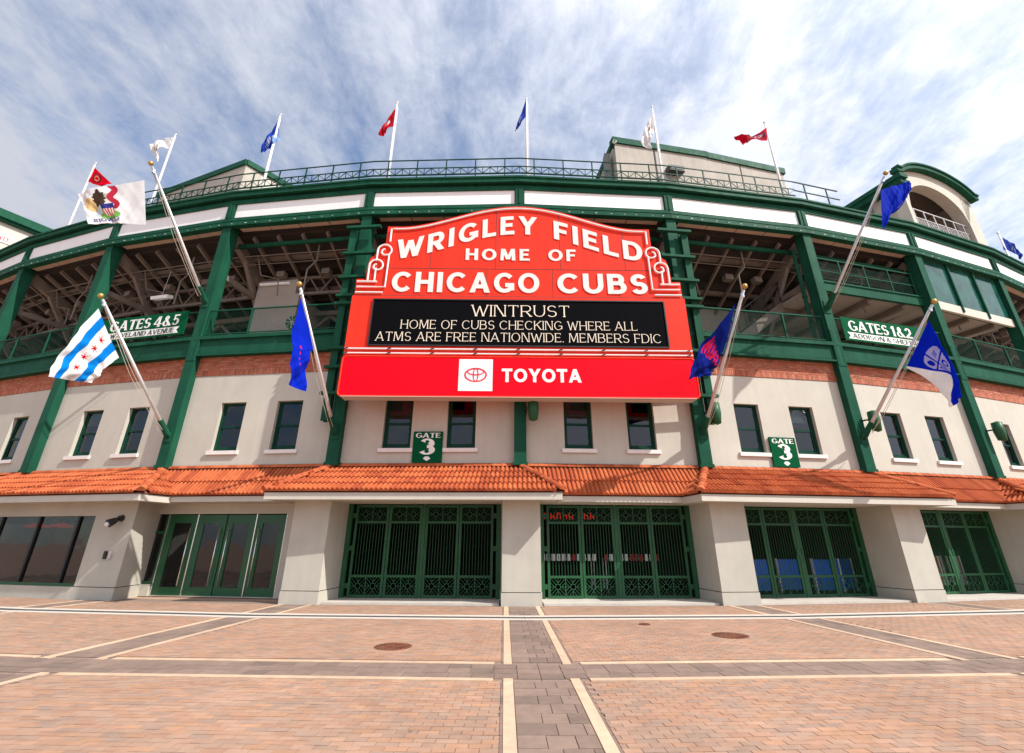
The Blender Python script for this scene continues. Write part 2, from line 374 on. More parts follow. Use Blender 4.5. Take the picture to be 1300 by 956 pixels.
# manhole covers
def manhole(x, y, r, label):
    t = ob('manhole_cover', MB().tube([(0,0,-0.02),(0,0,0.006)], r, 28).mesh('manhole_cover', 'iron'), None, Matrix.Translation((x, y, 0)), label, 'manhole', 'manhole covers in the plaza')
    m = MB()
    for k in range(24):
        a = 2*PI*k/24
        m.beam((0.55*r*math.cos(a), 0.55*r*math.sin(a), 0.009), (0.9*r*math.cos(a), 0.9*r*math.sin(a), 0.009), 0.025, 0.008)
    m.box(-0.45*r, 0.45*r, -0.02, 0.02, 0.005, 0.013); m.box(-0.45*r, 0.45*r, -0.12, -0.09, 0.005, 0.013); m.box(-0.45*r, 0.45*r, 0.09, 0.12, 0.005, 0.013)
    ob('tread_ribs', m.mesh('tread_ribs', 'iron'), t)
manhole(-1.95, 9.3, 0.31, 'rusty round manhole cover in the paving before the gate under the car advertisement')
manhole(4.12, 10.45, 0.33, 'rusty round manhole cover in the paving nearest the pillar with flagpole')
manhole(2.84, 11.75, 0.13, 'small dark iron cover set near the drain line')

# ------------------------------------------------------------------ stadium
stadium = ob('stadium', None, None, Matrix.Translation((0.28, 15.64, 0)),
             'curved ballpark facade with green steel columns, cream walls and orange tiled canopies', 'stadium')
def part(name, mb, m, M, parent=None, smooth=False): return ob(name, mb if isinstance(mb, bpy.types.Mesh) else mb.mesh(name, m, smooth), parent or stadium, M)

# upper wall with its two window openings
WINS = ((-1.56, -0.60), (0.60, 1.56)); WZ0, WZ1 = 4.46, 6.17
wl = MB(); xs = [-H2, -1.56, -0.60, 0.60, 1.56, H2]
for a, b, hole in ((-H2, -1.56, 0), (-1.56, -0.60, 1), (-0.60, 0.60, 0), (0.60, 1.56, 1), (1.56, H2, 0)):
    if hole: wl.box(a, b, 0.28, 0.68, 3.3, WZ0); wl.box(a, b, 0.28, 0.68, WZ1, 7.2)
    else: wl.box(a, b, 0.28, 0.68, 3.3, 7.2)
wall_me = wl.mesh('wall', 'stucco')
# sash window
fr = MB(); W, H_ = 0.96, WZ1-WZ0
fr.box(-W/2, -W/2+0.07, 0, 0.09, 0, H_); fr.box(W/2-0.07, W/2, 0, 0.09, 0, H_); fr.box(-W/2+0.07, W/2-0.07, 0, 0.09, 0, 0.10); fr.box(-W/2+0.07, W/2-0.07, 0, 0.09, H_-0.07, H_)
frame_me = fr.mesh('window', 'green_win')
us = MB(); y0 = H_*0.5
us.box(-0.41, -0.355, 0.035, 0.075, y0, H_-0.07); us.box(0.355, 0.41, 0.035, 0.075, y0, H_-0.07); us.box(-0.41, 0.41, 0.025, 0.075, y0-0.035, y0+0.035)
ls_ = MB(); ls_.box(-0.41, -0.355, 0.05, 0.085, 0.10, y0-0.035); ls_.box(0.355, 0.41, 0.05, 0.085, 0.10, y0-0.035); ls_.box(-0.355, 0.355, 0.05, 0.085, 0.10, 0.17)
us_me = us.mesh('upper_sash', 'green_win'); ls_me = ls_.mesh('lower_sash', 'green_win')
pu_me = B(-0.355, 0.355, 0.052, 0.058, y0+0.035, H_-0.07).mesh('pane', 'glass'); pl_me = B(-0.355, 0.355, 0.066, 0.072, 0.17, y0-0.035).mesh('pane', 'glass')
sill_me = B(-0.58, 0.58, -0.08-0.13, 0.04-0.13, -0.13, -0.005).mesh('sill', 'white')
blind_me = B(-0.35, 0.35, 0.09, 0.10, H_-0.55, H_-0.07).mesh('blind', 'shade')
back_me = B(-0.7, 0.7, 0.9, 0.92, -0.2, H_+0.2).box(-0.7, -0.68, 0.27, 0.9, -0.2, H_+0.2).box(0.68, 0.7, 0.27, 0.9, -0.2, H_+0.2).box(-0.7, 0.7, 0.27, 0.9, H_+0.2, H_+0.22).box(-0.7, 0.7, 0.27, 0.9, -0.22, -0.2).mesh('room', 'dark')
wrnd = random.Random(11)
def window(i, xc):
    M = bayM(i) @ Matrix.Translation((xc, 0.41, WZ0))
    wn = part('window', frame_me, None, M)
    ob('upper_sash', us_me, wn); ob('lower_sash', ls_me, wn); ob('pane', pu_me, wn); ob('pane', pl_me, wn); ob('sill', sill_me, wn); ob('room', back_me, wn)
    if wrnd.random() < 0.3: ob('blind', blind_me, wn)
# bricks of the band: running courses above a soldier course
bk = MB()
def brick(mb, M, x0, x1, z0, z1, d):
    q = [(x0, 0.28, z0), (x1, 0.28, z0), (x1, 0.28, z1), (x0, 0.28, z1), (x0, 0.28-d, z0), (x1, 0.28-d, z0), (x1, 0.28-d, z1), (x0, 0.28-d, z1)]
    mb.add([M @ Vector(v) for v in q], [(4,5,6,7),(0,1,5,4),(1,2,6,5),(2,3,7,6),(3,0,4,7)])
rb = random.Random(3)
for i in BAYS:
    M = bayM(i); z = 7.215
    n = int(2*H2/0.078)
    for k in range(n):
        x = -H2+k*2*H2/n; brick(bk, M, x+0.005, x+2*H2/n-0.005, z, z+0.205, 0.022+rb.uniform(0, 0.006))
    z += 0.218; r = 0
    while z < 7.95:
        n = 28; st = 2*H2/n; off = st/2 if r % 2 else 0
        for k in range(-1, n):
            x0, x1 = max(-H2, -H2+k*st+off), min(H2, -H2+(k+1)*st+off)
            if x1-x0 > 0.03: brick(bk, M, x0+0.005, x1-0.005, z, z+0.062, 0.016+rb.uniform(0, 0.006))
        z += 0.074; r += 1
o = ob('brick', bk.mesh('brick', 'brick'), stadium, ID); o['kind'] = 'stuff'
mortar_me = B(-H2, H2, 0.274, 0.68, 7.202, 8.0).mesh('brick_band', 'mortar')
# girder of the concourse
gd = MB(); gd.box(-H2, H2, -0.03, 0.30, 8.58, 8.72); gd.box(-H2, H2, 0.07, 0.26, 7.99, 8.58); gd.box(-H2, H2, -0.01, 0.26, 7.93, 7.99)
for k in range(48):
    x = -H2+(k+0.5)*2*H2/48; gd.box(x-0.012, x+0.012, 0.055, 0.07, 8.04, 8.064); gd.box(x-0.012, x+0.012, 0.055, 0.07, 8.50, 8.524)
girder_me = gd.mesh('girder', 'green')
# railing with woven wire infill
rt = MB(); rt.box(-H2+0.2, H2-0.2, 0.10, 0.15, 9.81, 9.86); rt.box(-H2+0.2, H2-0.2, 0.105, 0.145, 8.82, 8.86)
rail_me = rt.mesh('railing', 'green')
post_me = B(-0.03, 0.03, 0.09, 0.16, 8.72, 9.81).mesh('railing_post', 'green')
wm_ = MB(); x0, x1, z0, z1 = -H2+0.2, H2-0.2, 8.86, 9.81; P = 0.075
k = 0
span = x1-x0; hz = z1-z0
while k*P < span+hz:
    s = k*P
    for sg in (1, -1):
        a = x0+s-hz; b = x0+s
        za, zb = z0, z1
        if a < x0: za = z0+(x0-a); a = x0
        if b > x1: zb = z1-(b-x1); b = x1
        if b-a > 0.01:
            if sg == 1: wm_.beam((a, 0.125, za), (b, 0.125, zb), 0.0045, 0.0045, (0,1,0))
            else: wm_.beam((a, 0.130, z1+z0-za), (b, 0.130, z1+z0-zb), 0.0045, 0.0045, (0,1,0))
    k += 1
wire_me = wm_.mesh('wire_mesh', 'green_win')
# cornice
lb = MB(); lb.box(-H2, H2, -0.10, 0.16, 13.68, 13.86); lb.box(-H2, H2, -0.02, 0.16, 13.86, 13.93); lb.box(-H2, H2, -0.06, 0.16, 13.93, 14.09)
lbeam_me = lb.mesh('cornice_beam', 'green')
pan_me = B(-H2+0.17, H2-0.17, 0.03, 0.10, 14.092, 14.82).mesh('fascia_panel', 'panel')
ub = MB(); ub.box(-H2, H2, -0.03, 0.16, 14.822, 15.02); ub.box(-H2, H2, 0.05, 0.16, 15.02, 15.14); ubeam_me = ub.mesh('cornice_top_beam', 'green')
ef = MB(); wd = (R+0.2)*math.tan(DA/2)
ef.plan([(-wd, -0.2), (wd, -0.2), (wd-0.004, -0.10), (-wd+0.004, -0.10)], 15.10, 15.34); ef.plan([(-wd-0.002, -0.25), (wd+0.002, -0.25), (wd-0.01, -0.08), (-wd+0.01, -0.08)], 15.29, 15.37)
eave_me = ef.mesh('eave_gutter', 'green')
es_me = MB().plan([(-wd, -0.12), (wd, -0.12), (H2, 0.2), (-H2, 0.2)], 15.14, 15.17).mesh('eave_soffit', 'green')
rd = MB(); rd.add([(-wd, -0.12, 15.33), (wd, -0.12, 15.33), (2.4, 14, 16.1), (-2.4, 14, 16.1), (-wd, -0.12, 15.20), (wd, -0.12, 15.20), (2.4, 14, 15.9), (-2.4, 14, 15.9)],
              [(0,1,2,3),(7,6,5,4),(0,4,5,1),(1,5,6,2),(2,6,7,3),(3,7,4,0)])
roof_me = rd.mesh('roof', 'roofgrey')
rr_ = MB()
for z, t_ in ((16.48, 0.038), (16.05, 0.034), (15.70, 0.05)): rr_.box(-H2, H2, -t_/2, t_/2, z-t_/2, z+t_/2)
rr2 = MB()
for z, t_ in ((16.48, 0.045), (16.0, 0.04)): rr2.box(-H2, -H2+2.5, -t_/2, t_/2, z-t_/2, z+t_/2)
rrail_me = rr_.mesh('roof_railing', 'green_win'); rrail2_me = rr2.mesh('roof_railing', 'green_win')
lt = MB(); n = 20
for k in range(n):
    x = -H2+k*2*H2/n; s = 2*H2/n
    lt.box(x-0.012, x+0.012, -0.014, 0.014, 15.72, 16.03)
    lt.beam((x, 0, 15.73 if k % 2 else 16.03), (x+s, 0, 16.03 if k % 2 else 15.73), 0.022, 0.022, (0,1,0))
lattice_me = lt.mesh('roof_lattice', 'green_win')
rpost_me = B(-0.022, 0.022, -0.022, 0.022, 15.1, 16.46).mesh('railing_post', 'green_win')
# upper concourse interior
fl_me = MB().plan([(-H2, 0.31), (H2, 0.31), (2.5, 12), (-2.5, 12)], 8.3, 8.58).mesh('concourse_floor', 'concrete')
dk = MB()           # underside of the seating deck steps down into the building
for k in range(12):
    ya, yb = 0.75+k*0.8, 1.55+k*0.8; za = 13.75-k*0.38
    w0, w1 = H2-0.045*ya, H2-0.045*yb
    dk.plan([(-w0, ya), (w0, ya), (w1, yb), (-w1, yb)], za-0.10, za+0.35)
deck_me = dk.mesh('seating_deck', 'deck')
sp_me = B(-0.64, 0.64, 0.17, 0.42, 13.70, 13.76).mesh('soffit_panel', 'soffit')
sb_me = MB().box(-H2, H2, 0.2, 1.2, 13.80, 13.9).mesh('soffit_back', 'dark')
purl = MB()
for k in range(5):
    y = 1.7+k*1.6; z = 13.30-k*0.76; purl.box(-H2+0.05*y, H2-0.05*y, y, y+0.16, z-0.22, z)
for x in (-2.2, -1.1, 0.0, 1.1, 2.2): purl.beam((x, 0.6, 13.50), (x*0.9, 8.0, 10.0), 0.10, 0.16)
for x in (-1.6, 0.5, 1.9): purl.box(x-0.18, x+0.18, 1.9, 2.2, 12.35, 12.6)
purl.tube([(-2.4, 1.3, 13.1), (-2.2, 1.5, 12.2), (-1.4, 1.6, 12.0), (-1.3, 1.6, 11.2)], 0.03, 6); purl.tube([(0.6, 1.0, 13.2), (0.6, 1.0, 12.4), (0.25, 1.0, 12.0), (0.25, 1.0, 10.9)], 0.035, 6)
purl_me = purl.mesh('cross_beam', 'beam')
pipe_me = MB().tube([(-H2, 0.75, 13.2), (-1, 0.75, 13.2), (0, 0.75, 13.2), (H2, 0.75, 13.2)], 0.10, 12).mesh('drain_pipe', 'green', True)
conduit = MB().tube([(-H2, 1.15, 12.95), (H2, 1.15, 12.95)], 0.025, 6)
conduit.tube([(-H2, 1.5, 12.75), (H2, 1.5, 12.75)], 0.02, 6)
conduit_me = conduit.mesh('conduit', 'beam')
for i in BAYS:
    M = bayM(i)
    part('wall', wall_me, None, M); part('brick_band', mortar_me, None, M); part('girder', girder_me, None, M)
    if True:
        for a, b in WINS: window(i, (a+b)/2)
    rl = part('railing', rail_me, None, M)
    for x in (-H2+0.22, -1.08, 1.08, H2-0.22): ob('railing_post', post_me, rl, M @ Matrix.Translation((x, 0, 0)))
    o = ob('wire_mesh', wire_me, rl, M); o['kind'] = 'stuff'
    part('cornice_beam', lbeam_me, None, M); part('fascia_panel', pan_me, None, M); part('cornice_top_beam', ubeam_me, None, M)
    part('eave_gutter', eave_me, None, M); part('eave_soffit', es_me, None, M); part('roof', roof_me, None, M)
    if 1 <= i <= 6:
        rl = part('roof_railing', rrail_me if i <= 5 else rrail2_me, None, M)
        for k in range(5 if i < 6 else 2): ob('railing_post', rpost_me, rl, M @ Matrix.Translation((-H2+(k+0.5)*2*H2/5, 0, 0)))
    if 1 <= i <= 5: o = ob('roof_lattice', lattice_me, rl, M)
    part('concourse_floor', fl_me, None, M); part('cross_beam', purl_me, None, M)
    sf = part('soffit', sb_me, None, M)
    for x in (-1.98, -0.66, 0.66, 1.98): ob('soffit_panel', sp_me, sf, M @ Matrix.Translation((x, 0, 0)))
    if i in (2, 3, 4, 5, 6): part('drain_pipe', pipe_me, None, M)
    part('conduit', conduit_me, None, M)

# columns: riveted H sections
cm = MB(); cm.box(-0.20, 0.20, 0, 0.035, 3.98, 15.0); cm.box(-0.175, -0.145, 0.035, 0.43, 3.98, 14.9); cm.box(0.145, 0.175, 0.035, 0.43, 3.98, 14.9); cm.box(-0.20, 0.20, 0.43, 0.465, 3.98, 14.9)
col_me = cm.mesh('column', 'green')
cp = MB(); cp.box(-0.24, 0.24, -0.02, 0.3, 3.88, 3.98); base_me = cp.mesh('base_plate', 'green')
gp = MB(); gp.box(-0.19, 0.19, -0.018, 0.0, 7.75, 9.25)
gus_me = gp.mesh('splice_plate', 'green')
rv = MB()
for z in range(26):
    for x in (-0.15, -0.09, 0.09, 0.15):
        zz = 7.80+z*0.056
        rv.add([(x-0.014, -0.02, zz-0.014), (x+0.014, -0.02, zz-0.014), (x+0.014, -0.02, zz+0.014), (x-0.014, -0.02, zz+0.014), (x, -0.034, zz)], [(0,1,4),(1,2,4),(2,3,4),(3,0,4)])
rivet_me = rv.mesh('rivets', 'green')
cpost = MB(); cpost.box(-0.17, 0.17, -0.06, 0.12, 14.092, 14.82); cpost.box(-0.03, 0.03, -0.09, -0.06, 14.10, 14.84)
cpost_me = cpost.mesh('cornice_post', 'green')
rk = MB()       # raker frame behind each column
rk.beam((0, 0.5, 13.45), (0, 9.5, 9.2), 0.24, 0.42); rk.beam((0, 3.9, 8.6), (0, 3.9, 11.7), 0.24, 0.24); rk.beam((0, 0.45, 11.6), (0, 3.9, 11.6), 0.16, 0.22)
rk.beam((0, 3.9, 9.6), (0, 1.4, 12.9), 0.18, 0.20); rk.beam((0, 3.9, 9.8), (0, 6.3, 10.7), 0.18, 0.2)
rk_me = rk.mesh('raker_frame', 'beam')
dia = MB(); dia.beam((-2.6, 3.7, 11.3), (2.6, 3.7, 11.3), 0.14, 0.22); dia.beam((-2.7, 3.8, 9.0), (0.0, 3.8, 11.2), 0.12, 0.14); dia.beam((2.7, 3.8, 9.0), (0.0, 3.8, 11.2), 0.12, 0.14)
for z in (12.55, 11.75): dia.box(-2.85, 2.85, 2.5, 2.62, z-0.06, z+0.06)
for k in range(10):
    x = -2.8+k*0.56; dia.beam((x, 2.56, 11.75 if k % 2 else 12.55), (x+0.56, 2.56, 12.55 if k % 2 else 11.75), 0.06, 0.06, (0,1,0))
dia.box(-2.85, 2.85, 5.2, 5.35, 10.4, 10.7); dia.beam((-2.6, 5.2, 8.7), (-0.4, 5.2, 10.5), 0.1, 0.1); dia.box(0.8, 0.95, 5.1, 5.25, 8.6, 10.5)
dia.box(1.3, 1.7, 4.4, 4.7, 8.6, 9.7)
dia_me = dia.mesh('cross_brace', 'beam')
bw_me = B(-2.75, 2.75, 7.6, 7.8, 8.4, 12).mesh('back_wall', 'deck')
bo = MB()
for k in range(11):
    x = -H2+0.25+k*0.56+rb.uniform(-0.1, 0.1); ww = rb.uniform(0.01, 0.05); bo.box(x-ww, x+ww, -0.108, -0.10, 13.745, 13.765+ww*0.3)
bolt_me = bo.mesh('sunlit_bolt_caps', 'trim')  # bolt heads in a pale colour that paints the sun's highlight on them
for i in BAYS: ob('sunlit_bolt_caps', bolt_me, stadium, bayM(i))['kind'] = 'stuff'
for i in COLS:
    M = colM(i)
    c = part('column', col_me, None, M); ob('base_plate', base_me, c); ob('splice_plate', gus_me, c); ob('rivets', rivet_me, c)['kind'] = 'stuff'
    part('cornice_post', cpost_me, None, M); part('raker_frame', rk_me, None, M)
for i in range(-4, 12):
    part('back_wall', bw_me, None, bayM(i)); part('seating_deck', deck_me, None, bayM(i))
    if i not in BAYS: part('roof', roof_me, None, bayM(i)); part('concourse_floor', fl_me, None, bayM(i))
for i in BAYS:
    if i not in (5, 6, 7): part('cross_brace', dia_me, None, bayM(i))
# bay with a blank inner wall
part('inner_wall', B(-2.75, -0.9, 2.2, 2.4, 8.6, 12.3).box(-0.9, -0.7, 2.2, 5, 8.6, 11.6), 'taupe', bayM(2))
part('strip_light', B(-2.6, -1.2, 2.05, 2.17, 12.05, 12.12), 'lampwhite', bayM(2))
# bay with a stair
st = MB(); st.add([(-0.2, 2.0, 9.2), (2.9, 2.0, 11.5), (2.9, 2.0, 11.0), (0.0, 2.0, 8.8), (-0.2, 3.4, 9.2), (2.9, 3.4, 11.5), (2.9, 3.4, 11.0), (0.0, 3.4, 8.8)], [(0,3,2,1),(4,5,6,7),(0,1,5,4),(3,7,6,2),(1,2,6,5),(0,4,7,3)])
stair = part('stair', st, 'beam', bayM(5))
sr = MB(); sr.beam((-0.2, 2.0, 10.15), (2.9, 2.0, 12.45), 0.05, 0.05, (0,1,0))
for k in range(9): x = -0.2+k*0.38; sr.box(x-0.015, x+0.015, 1.985, 2.015, 9.2+0.742*k*0.38, 10.15+0.742*k*0.38)
ob('handrail', sr.mesh('handrail', 'black'), stair, bayM(5))
part('inner_wall', B(0.0, 2.9, 4.2, 4.4, 8.6, 12.0), 'taupe', bayM(5))
dpv = MB().tube([(2.72, 0.55, 13.2), (2.72, 0.55, 8.8)], 0.075, 10)
for z in (12.2, 10.9, 9.7): dpv.tube([(2.72, 0.55, z), (2.72, 0.55, z+0.1)], 0.10, 10)
part('downpipe', dpv, 'green', bayM(5), smooth=False)
# ramp level in the two bays right of the stair
def ramp_level(i, glass):
    M = bayM(i)
    r = part('ramp_slab', MB().box(-H2+0.05, H2-0.05, 0.45, 4.5, 11.30, 11.42), 'taupe', M)
    ob('ramp_beam', B(-H2+0.05, H2-0.05, 0.30, 0.44, 11.22, 11.62).box(-H2+0.05, H2-0.05, 0.25, 0.47, 11.62, 11.68).mesh('ramp_beam', 'green'), r, M)
    rb_ = MB()
    for x in (-1.9, 0, 1.9): rb_.box(x-0.1, x+0.1, 0.5, 4.4, 11.06, 11.298)
    rb_.box(-H2+0.1, H2-0.1, 2.2, 2.4, 11.1, 11.296)
    ob('slab_rib', rb_.mesh('slab_rib', 'beam'), r, M)
    part('inner_wall', B(-H2+0.1, H2-0.1, 4.5, 4.7, 8.6, 13.0), 'taupe', M)
    if not glass:
        for k in range(5):
            x = -2.7+k*1.35; ob('railing_post', B(x-0.025, x+0.025, 0.33, 0.38, 11.68, 12.8).mesh('railing_post', 'green'), r, M)
        ob('handrail', B(-2.8, 2.8, 0.33, 0.38, 12.8, 12.85).box(-2.8, 2.8, 0.335, 0.375, 12.2, 12.24).mesh('handrail', 'green'), r, M)
        o = ob('wire_mesh', wire_me, r, M @ Matrix.Translation((0, 0.22, 2.85))); o['kind'] = 'stuff'
    else:
        ob('cream_sill', B(-H2+0.2, H2-0.2, 0.12, 0.24, 11.1, 11.5).mesh('cream_sill', 'trim'), r, M)
        for k in range(3):
            x = -2.84+k*1.893; ob('glass_pane', B(x+0.04, x+1.853, 0.16, 0.17, 11.50, 13.66).mesh('glass_pane', 'glass_green'), r, M)
        for k in range(1, 3):
            x = -2.84+k*1.893; ob('mullion', B(x-0.04, x+0.04, 0.06, 0.22, 11.2, 13.66).mesh('mullion', 'green'), r, M)
ramp_level(6, False); ramp_level(7, True)

# ------------------------------------------------------------------ canopies with clay tiles
TW, TE = 0.28, 0.40
tm = MB(); n = 12; HP = TW/2
prof = [(0.0, 0.0), (0.18, 0.0), (0.24, 0.70), (0.5, 1.0), (0.76, 0.70), (0.82, 0.0)]
top = [(-TW/2+HP*q+HP*a, 0.010+0.052*z) for q in range(2) for a, z in prof]+[(TW/2, 0.010)]
vs_ = [(x, 0, z+0.048) for x, z in top]+[(x, TE+0.05, z) for x, z in top]+[(x, 0, 0.004) for x, z in top]
fs = [(k, k+1, n+1+k+1, n+1+k) for k in range(n)]+[(2*(n+1)+k, 2*(n+1)+k+1, k+1, k) for k in range(n)]
tm.add(vs_, fs); tile_me = tm.mesh('roof_tile', 'tile')
cap = MB(); n = 8; CL = 0.31
pr = [(0.11*math.cos(PI*k/n), 0.10*math.sin(PI*k/n)) for k in range(n+1)]
cap.add([(x*1.12, 0, z*1.12) for x, z in pr]+[(x, CL, z) for x, z in pr]+[(x*0.8, 0, z*0.8-0.01) for x, z in pr],
        [(k+1, k, n+1+k, n+1+k+1) for k in range(n)]+[tuple(range(n+1))])
cap_me = cap.mesh('ridge_tile', 'tile', False)
ZE, ZR, OE, OR_, OB = 2.93, 3.84, 1.50, 0.52, -0.24     # eave and ridge heights; offsets in front of the columns
tiles = []      # (matrix, canopy)
def slope_frame(p0, e, s):   # origin, along the eave, up the slope
    e = Vector(e).normalized(); s = Vector(s).normalized(); n_ = e.cross(s).normalized()
    return Matrix(((e.x, s.x, n_.x, p0[0]), (e.y, s.y, n_.y, p0[1]), (e.z, s.z, n_.z, p0[2]), (0, 0, 0, 1)))
def lay(M, can, p0, e, s, length, slope_len, lo, hi, rows=None):
    F = M @ slope_frame(p0, e, s); rows = rows or max(1, round(slope_len/TE)); ex = slope_len/rows
    for r in range(rows):
        v = r*ex; nn = int(length/TW)+1
        for k in range(nn):
            x = (k+0.5)*TW
            if lo(v+ex*0.5)-0.04 <= x <= hi(v+ex*0.5)+0.04: tiles.append((F @ Matrix.Translation((x, v, 0)) @ Matrix.Diagonal((1, ex/TE, 1, 1)), can))
def caps(can, M, p, q, back=0.0):
    p, q = Vector(p), Vector(q); d = (q-p); L_ = d.length; k = max(1, int(L_/CL+0.5)); d.normalize()
    up = Vector((0, 0, 1)); x = d.cross(up).normalized(); z = x.cross(d)
    Fm = Matrix(((x.x, d.x, z.x, 0), (x.y, d.y, z.y, 0), (x.z, d.z, z.z, 0), (0, 0, 0, 1)))
    for j in range(k):
        c = p+d*(L_*j/k); ob('ridge_tile', cap_me, can, M @ Matrix.Translation(c) @ Fm @ Matrix.Diagonal((1, L_/k/CL*1.04, 1, 1)))
UE = 4.30; UR = 3.02
for i in range(-1, 10):
    M = bayM(i)
    if i % 2 == 1:
        m = MB()    # roof deck under the tiles
        A = [(-UE, -OE, ZE-0.02), (UE, -OE, ZE-0.02), (UR, -OB, ZR-0.02), (-UR, -OB, ZR-0.02), (UE, -OB, ZE-0.02), (-UE, -OB, ZE-0.02)]
        m.add(A, [(0,1,2,3), (1,4,2), (5,0,3), (0,5,4,1)])
        can = part('canopy', m, 'underlay', M)
        ob('fascia', B(-UE+0.03, UE-0.03, -OE+0.03, -OE+0.12, 2.71, ZE-0.03).box(-UE+0.03, -UE+0.12, -OE+0.12, -OB, 2.71, ZE-0.03).box(UE-0.12, UE-0.03, -OE+0.12, -OB, 2.71, ZE-0.03).mesh('fascia', 'trim'), can, M)
        ob('soffit_board', B(-UE+0.125, UE-0.125, -OE+0.125, 0.6, 2.73, 2.77).mesh('soffit_board', 'trim'), can, M)
        sv = Vector((0, OE-OB, ZR-ZE)); SL = sv.length
        lay(M, can, (-UE, -OE-0.03, ZE), (1,0,0), sv, 2*UE, SL-0.10, lambda v: (UE-UR)*v/SL, lambda v: 2*UE-(UE-UR)*v/SL, 4)
        sv2 = Vector((-(UE-UR), 0, ZR-ZE)); SL2 = sv2.length
        lay(M, can, (UE+0.03, -OE, ZE), (0,1,0), sv2, OE-OB, SL2-0.05, lambda v: (OE-OB)*v/SL2, lambda v: OE-OB)
        sv3 = Vector(((UE-UR), 0, ZR-ZE))
        lay(M, can, (-UE-0.03, -OB, ZE), (0,-1,0), sv3, OE-OB, SL2-0.05, lambda v: 0, lambda v: (OE-OB)*(1-v/SL2))
        caps(can, M, (-UE, -OE, ZE+0.05), (-UR, -OB, ZR+0.07)); caps(can, M, (UE, -OE, ZE+0.05), (UR, -OB, ZR+0.07))
        caps(can, M, (-H2, -OB-0.02, ZR+0.02), (H2, -OB-0.02, ZR+0.02))
    else:
        m = MB(); A = [(-H2, -OR_, ZE-0.02), (H2, -OR_, ZE-0.02), (H2, -OB, ZR-0.02), (-H2, -OB, ZR-0.02), (H2, -OB, ZE-0.02), (-H2, -OB, ZE-0.02)]
        m.add(A, [(0,1,2,3), (1,4,2), (5,0,3), (0,5,4,1)])
        can = part('canopy', m, 'underlay', M)
        ob('fascia', B(-H2, H2, -OR_+0.03, -OR_+0.12, 2.74, ZE-0.03).mesh('fascia', 'trim'), can, M)
        ob('soffit_board', B(-H2, H2, -OR_+0.125, 0.62, 2.745, 2.79).mesh('soffit_board', 'trim'), can, M)
        sv = Vector((0, OR_-OB, ZR-ZE)); SL = sv.length
        lay(M, can, (-H2, -OR_-0.03, ZE), (1,0,0), sv, 2*H2, SL-0.10, lambda v: -1, lambda v: 99, 2)
        caps(can, M, (-H2, -OB-0.02, ZR+0.02), (H2, -OB-0.02, ZR+0.02))
    part('flashing', B(-H2, H2, 0.23, 0.279, ZR+0.02, ZR+0.13), 'green', M)
cxy = Vector((0, 0, 1.6))
tiles.sort(key=lambda t_: (t_[0].translation-cxy).length)
rest = MB()
for k, (Mt, can) in enumerate(tiles):
    if k < 300: ob('roof_tile', tile_me, can, Mt)
    else: rest.join(tm, Mt)
o = ob('roof_tiles_beyond', rest.mesh('roof_tiles_beyond', 'tile'), stadium, ID); o['kind'] = 'stuff'

# ------------------------------------------------------------------ pillars, gates, doors, shop window
pm = MB().plan([(-0.55, -0.78), (0.55, -0.78), (0.60, 0.7), (-0.60, 0.7)], 0.335, 2.74); pil_me = pm.mesh('pillar', 'pillar')
pj = MB().plan([(-0.53, -0.76), (0.53, -0.76), (0.58, 0.7), (-0.58, 0.7)], 0.30, 0.34); pj_me = pj.mesh('joint', 'joint')
pp = MB().plan([(-0.565, -0.795), (0.565, -0.795), (0.615, 0.7), (-0.615, 0.7)], -0.02, 0.315); pp_me = pp.mesh('plinth', 'pillar')
for i in range(3, 11):
    p = part('pillar', pil_me, None, colM(i)); ob('joint', pj_me, p); ob('plinth', pp_me, p)
# ornamental gate: four leaves with bars and pierced panels
GH = 2.72
def panel(mb, x0, x1, z0, z1, y=0.5):
    cw = (x1-x0)/2; t_ = 0.014
    for c in range(2):
        cx = x0+cw*(c+0.5); cz = (z0+z1)/2; hx, hz_ = cw/2, (z1-z0)/2; r = min(hx, hz_)*0.34
        ring = [(cx+r*math.cos(2*PI*k/12), y, cz+r*math.sin(2*PI*k/12)) for k in range(13)]
        for a, b in zip(ring, ring[1:]): mb.beam(a, b, 0.018, 0.02, (0,1,0))
        for k in range(8):
            a = 2*PI*k/8; ex = (hx if abs(math.cos(a)) > 0.1 else 0)*(1 if math.cos(a) > 0 else -1); ez = (hz_ if abs(math.sin(a)) > 0.1 else 0)*(1 if math.sin(a) > 0 else -1)
            mb.beam((cx+r*math.cos(a), y, cz+r*math.sin(a)), (cx+ex, y, cz+ez), t_, 0.014, (0,1,0))
        for sx, sz in ((1,0),(0,1),(-1,0),(0,-1)):
            p = (cx+sx*hx if sx else cx-hx*0.5, y, cz+sz*hz_ if sz else cz-hz_*0.5); q = (cx+sx*hx*0.45 if sx else cx, y, cz+(sz*hz_*0.45 if sz else 0)); q2 = (cx+sx*hx if sx else cx+hx*0.5, y, cz+sz*hz_ if sz else cz+hz_*0.5)
            mb.beam(p, q, t_, 0.014, (0,1,0)); mb.beam(q, q2, t_, 0.014, (0,1,0))
        if c == 0: mb.box(cx+hx-0.012, cx+hx+0.012, y-0.015, y+0.015, z0, z1)
gf = MB()
GX = [(-2.20, -1.13), (-1.11, -0.06), (0.06, 1.11), (1.13, 2.20)]
gf.box(-2.44, -2.30, 0.44, 0.58, 0, GH); gf.box(2.30, 2.44, 0.44, 0.58, 0, GH); gf.box(-0.05, 0.05, 0.46, 0.58, 0.0, GH)
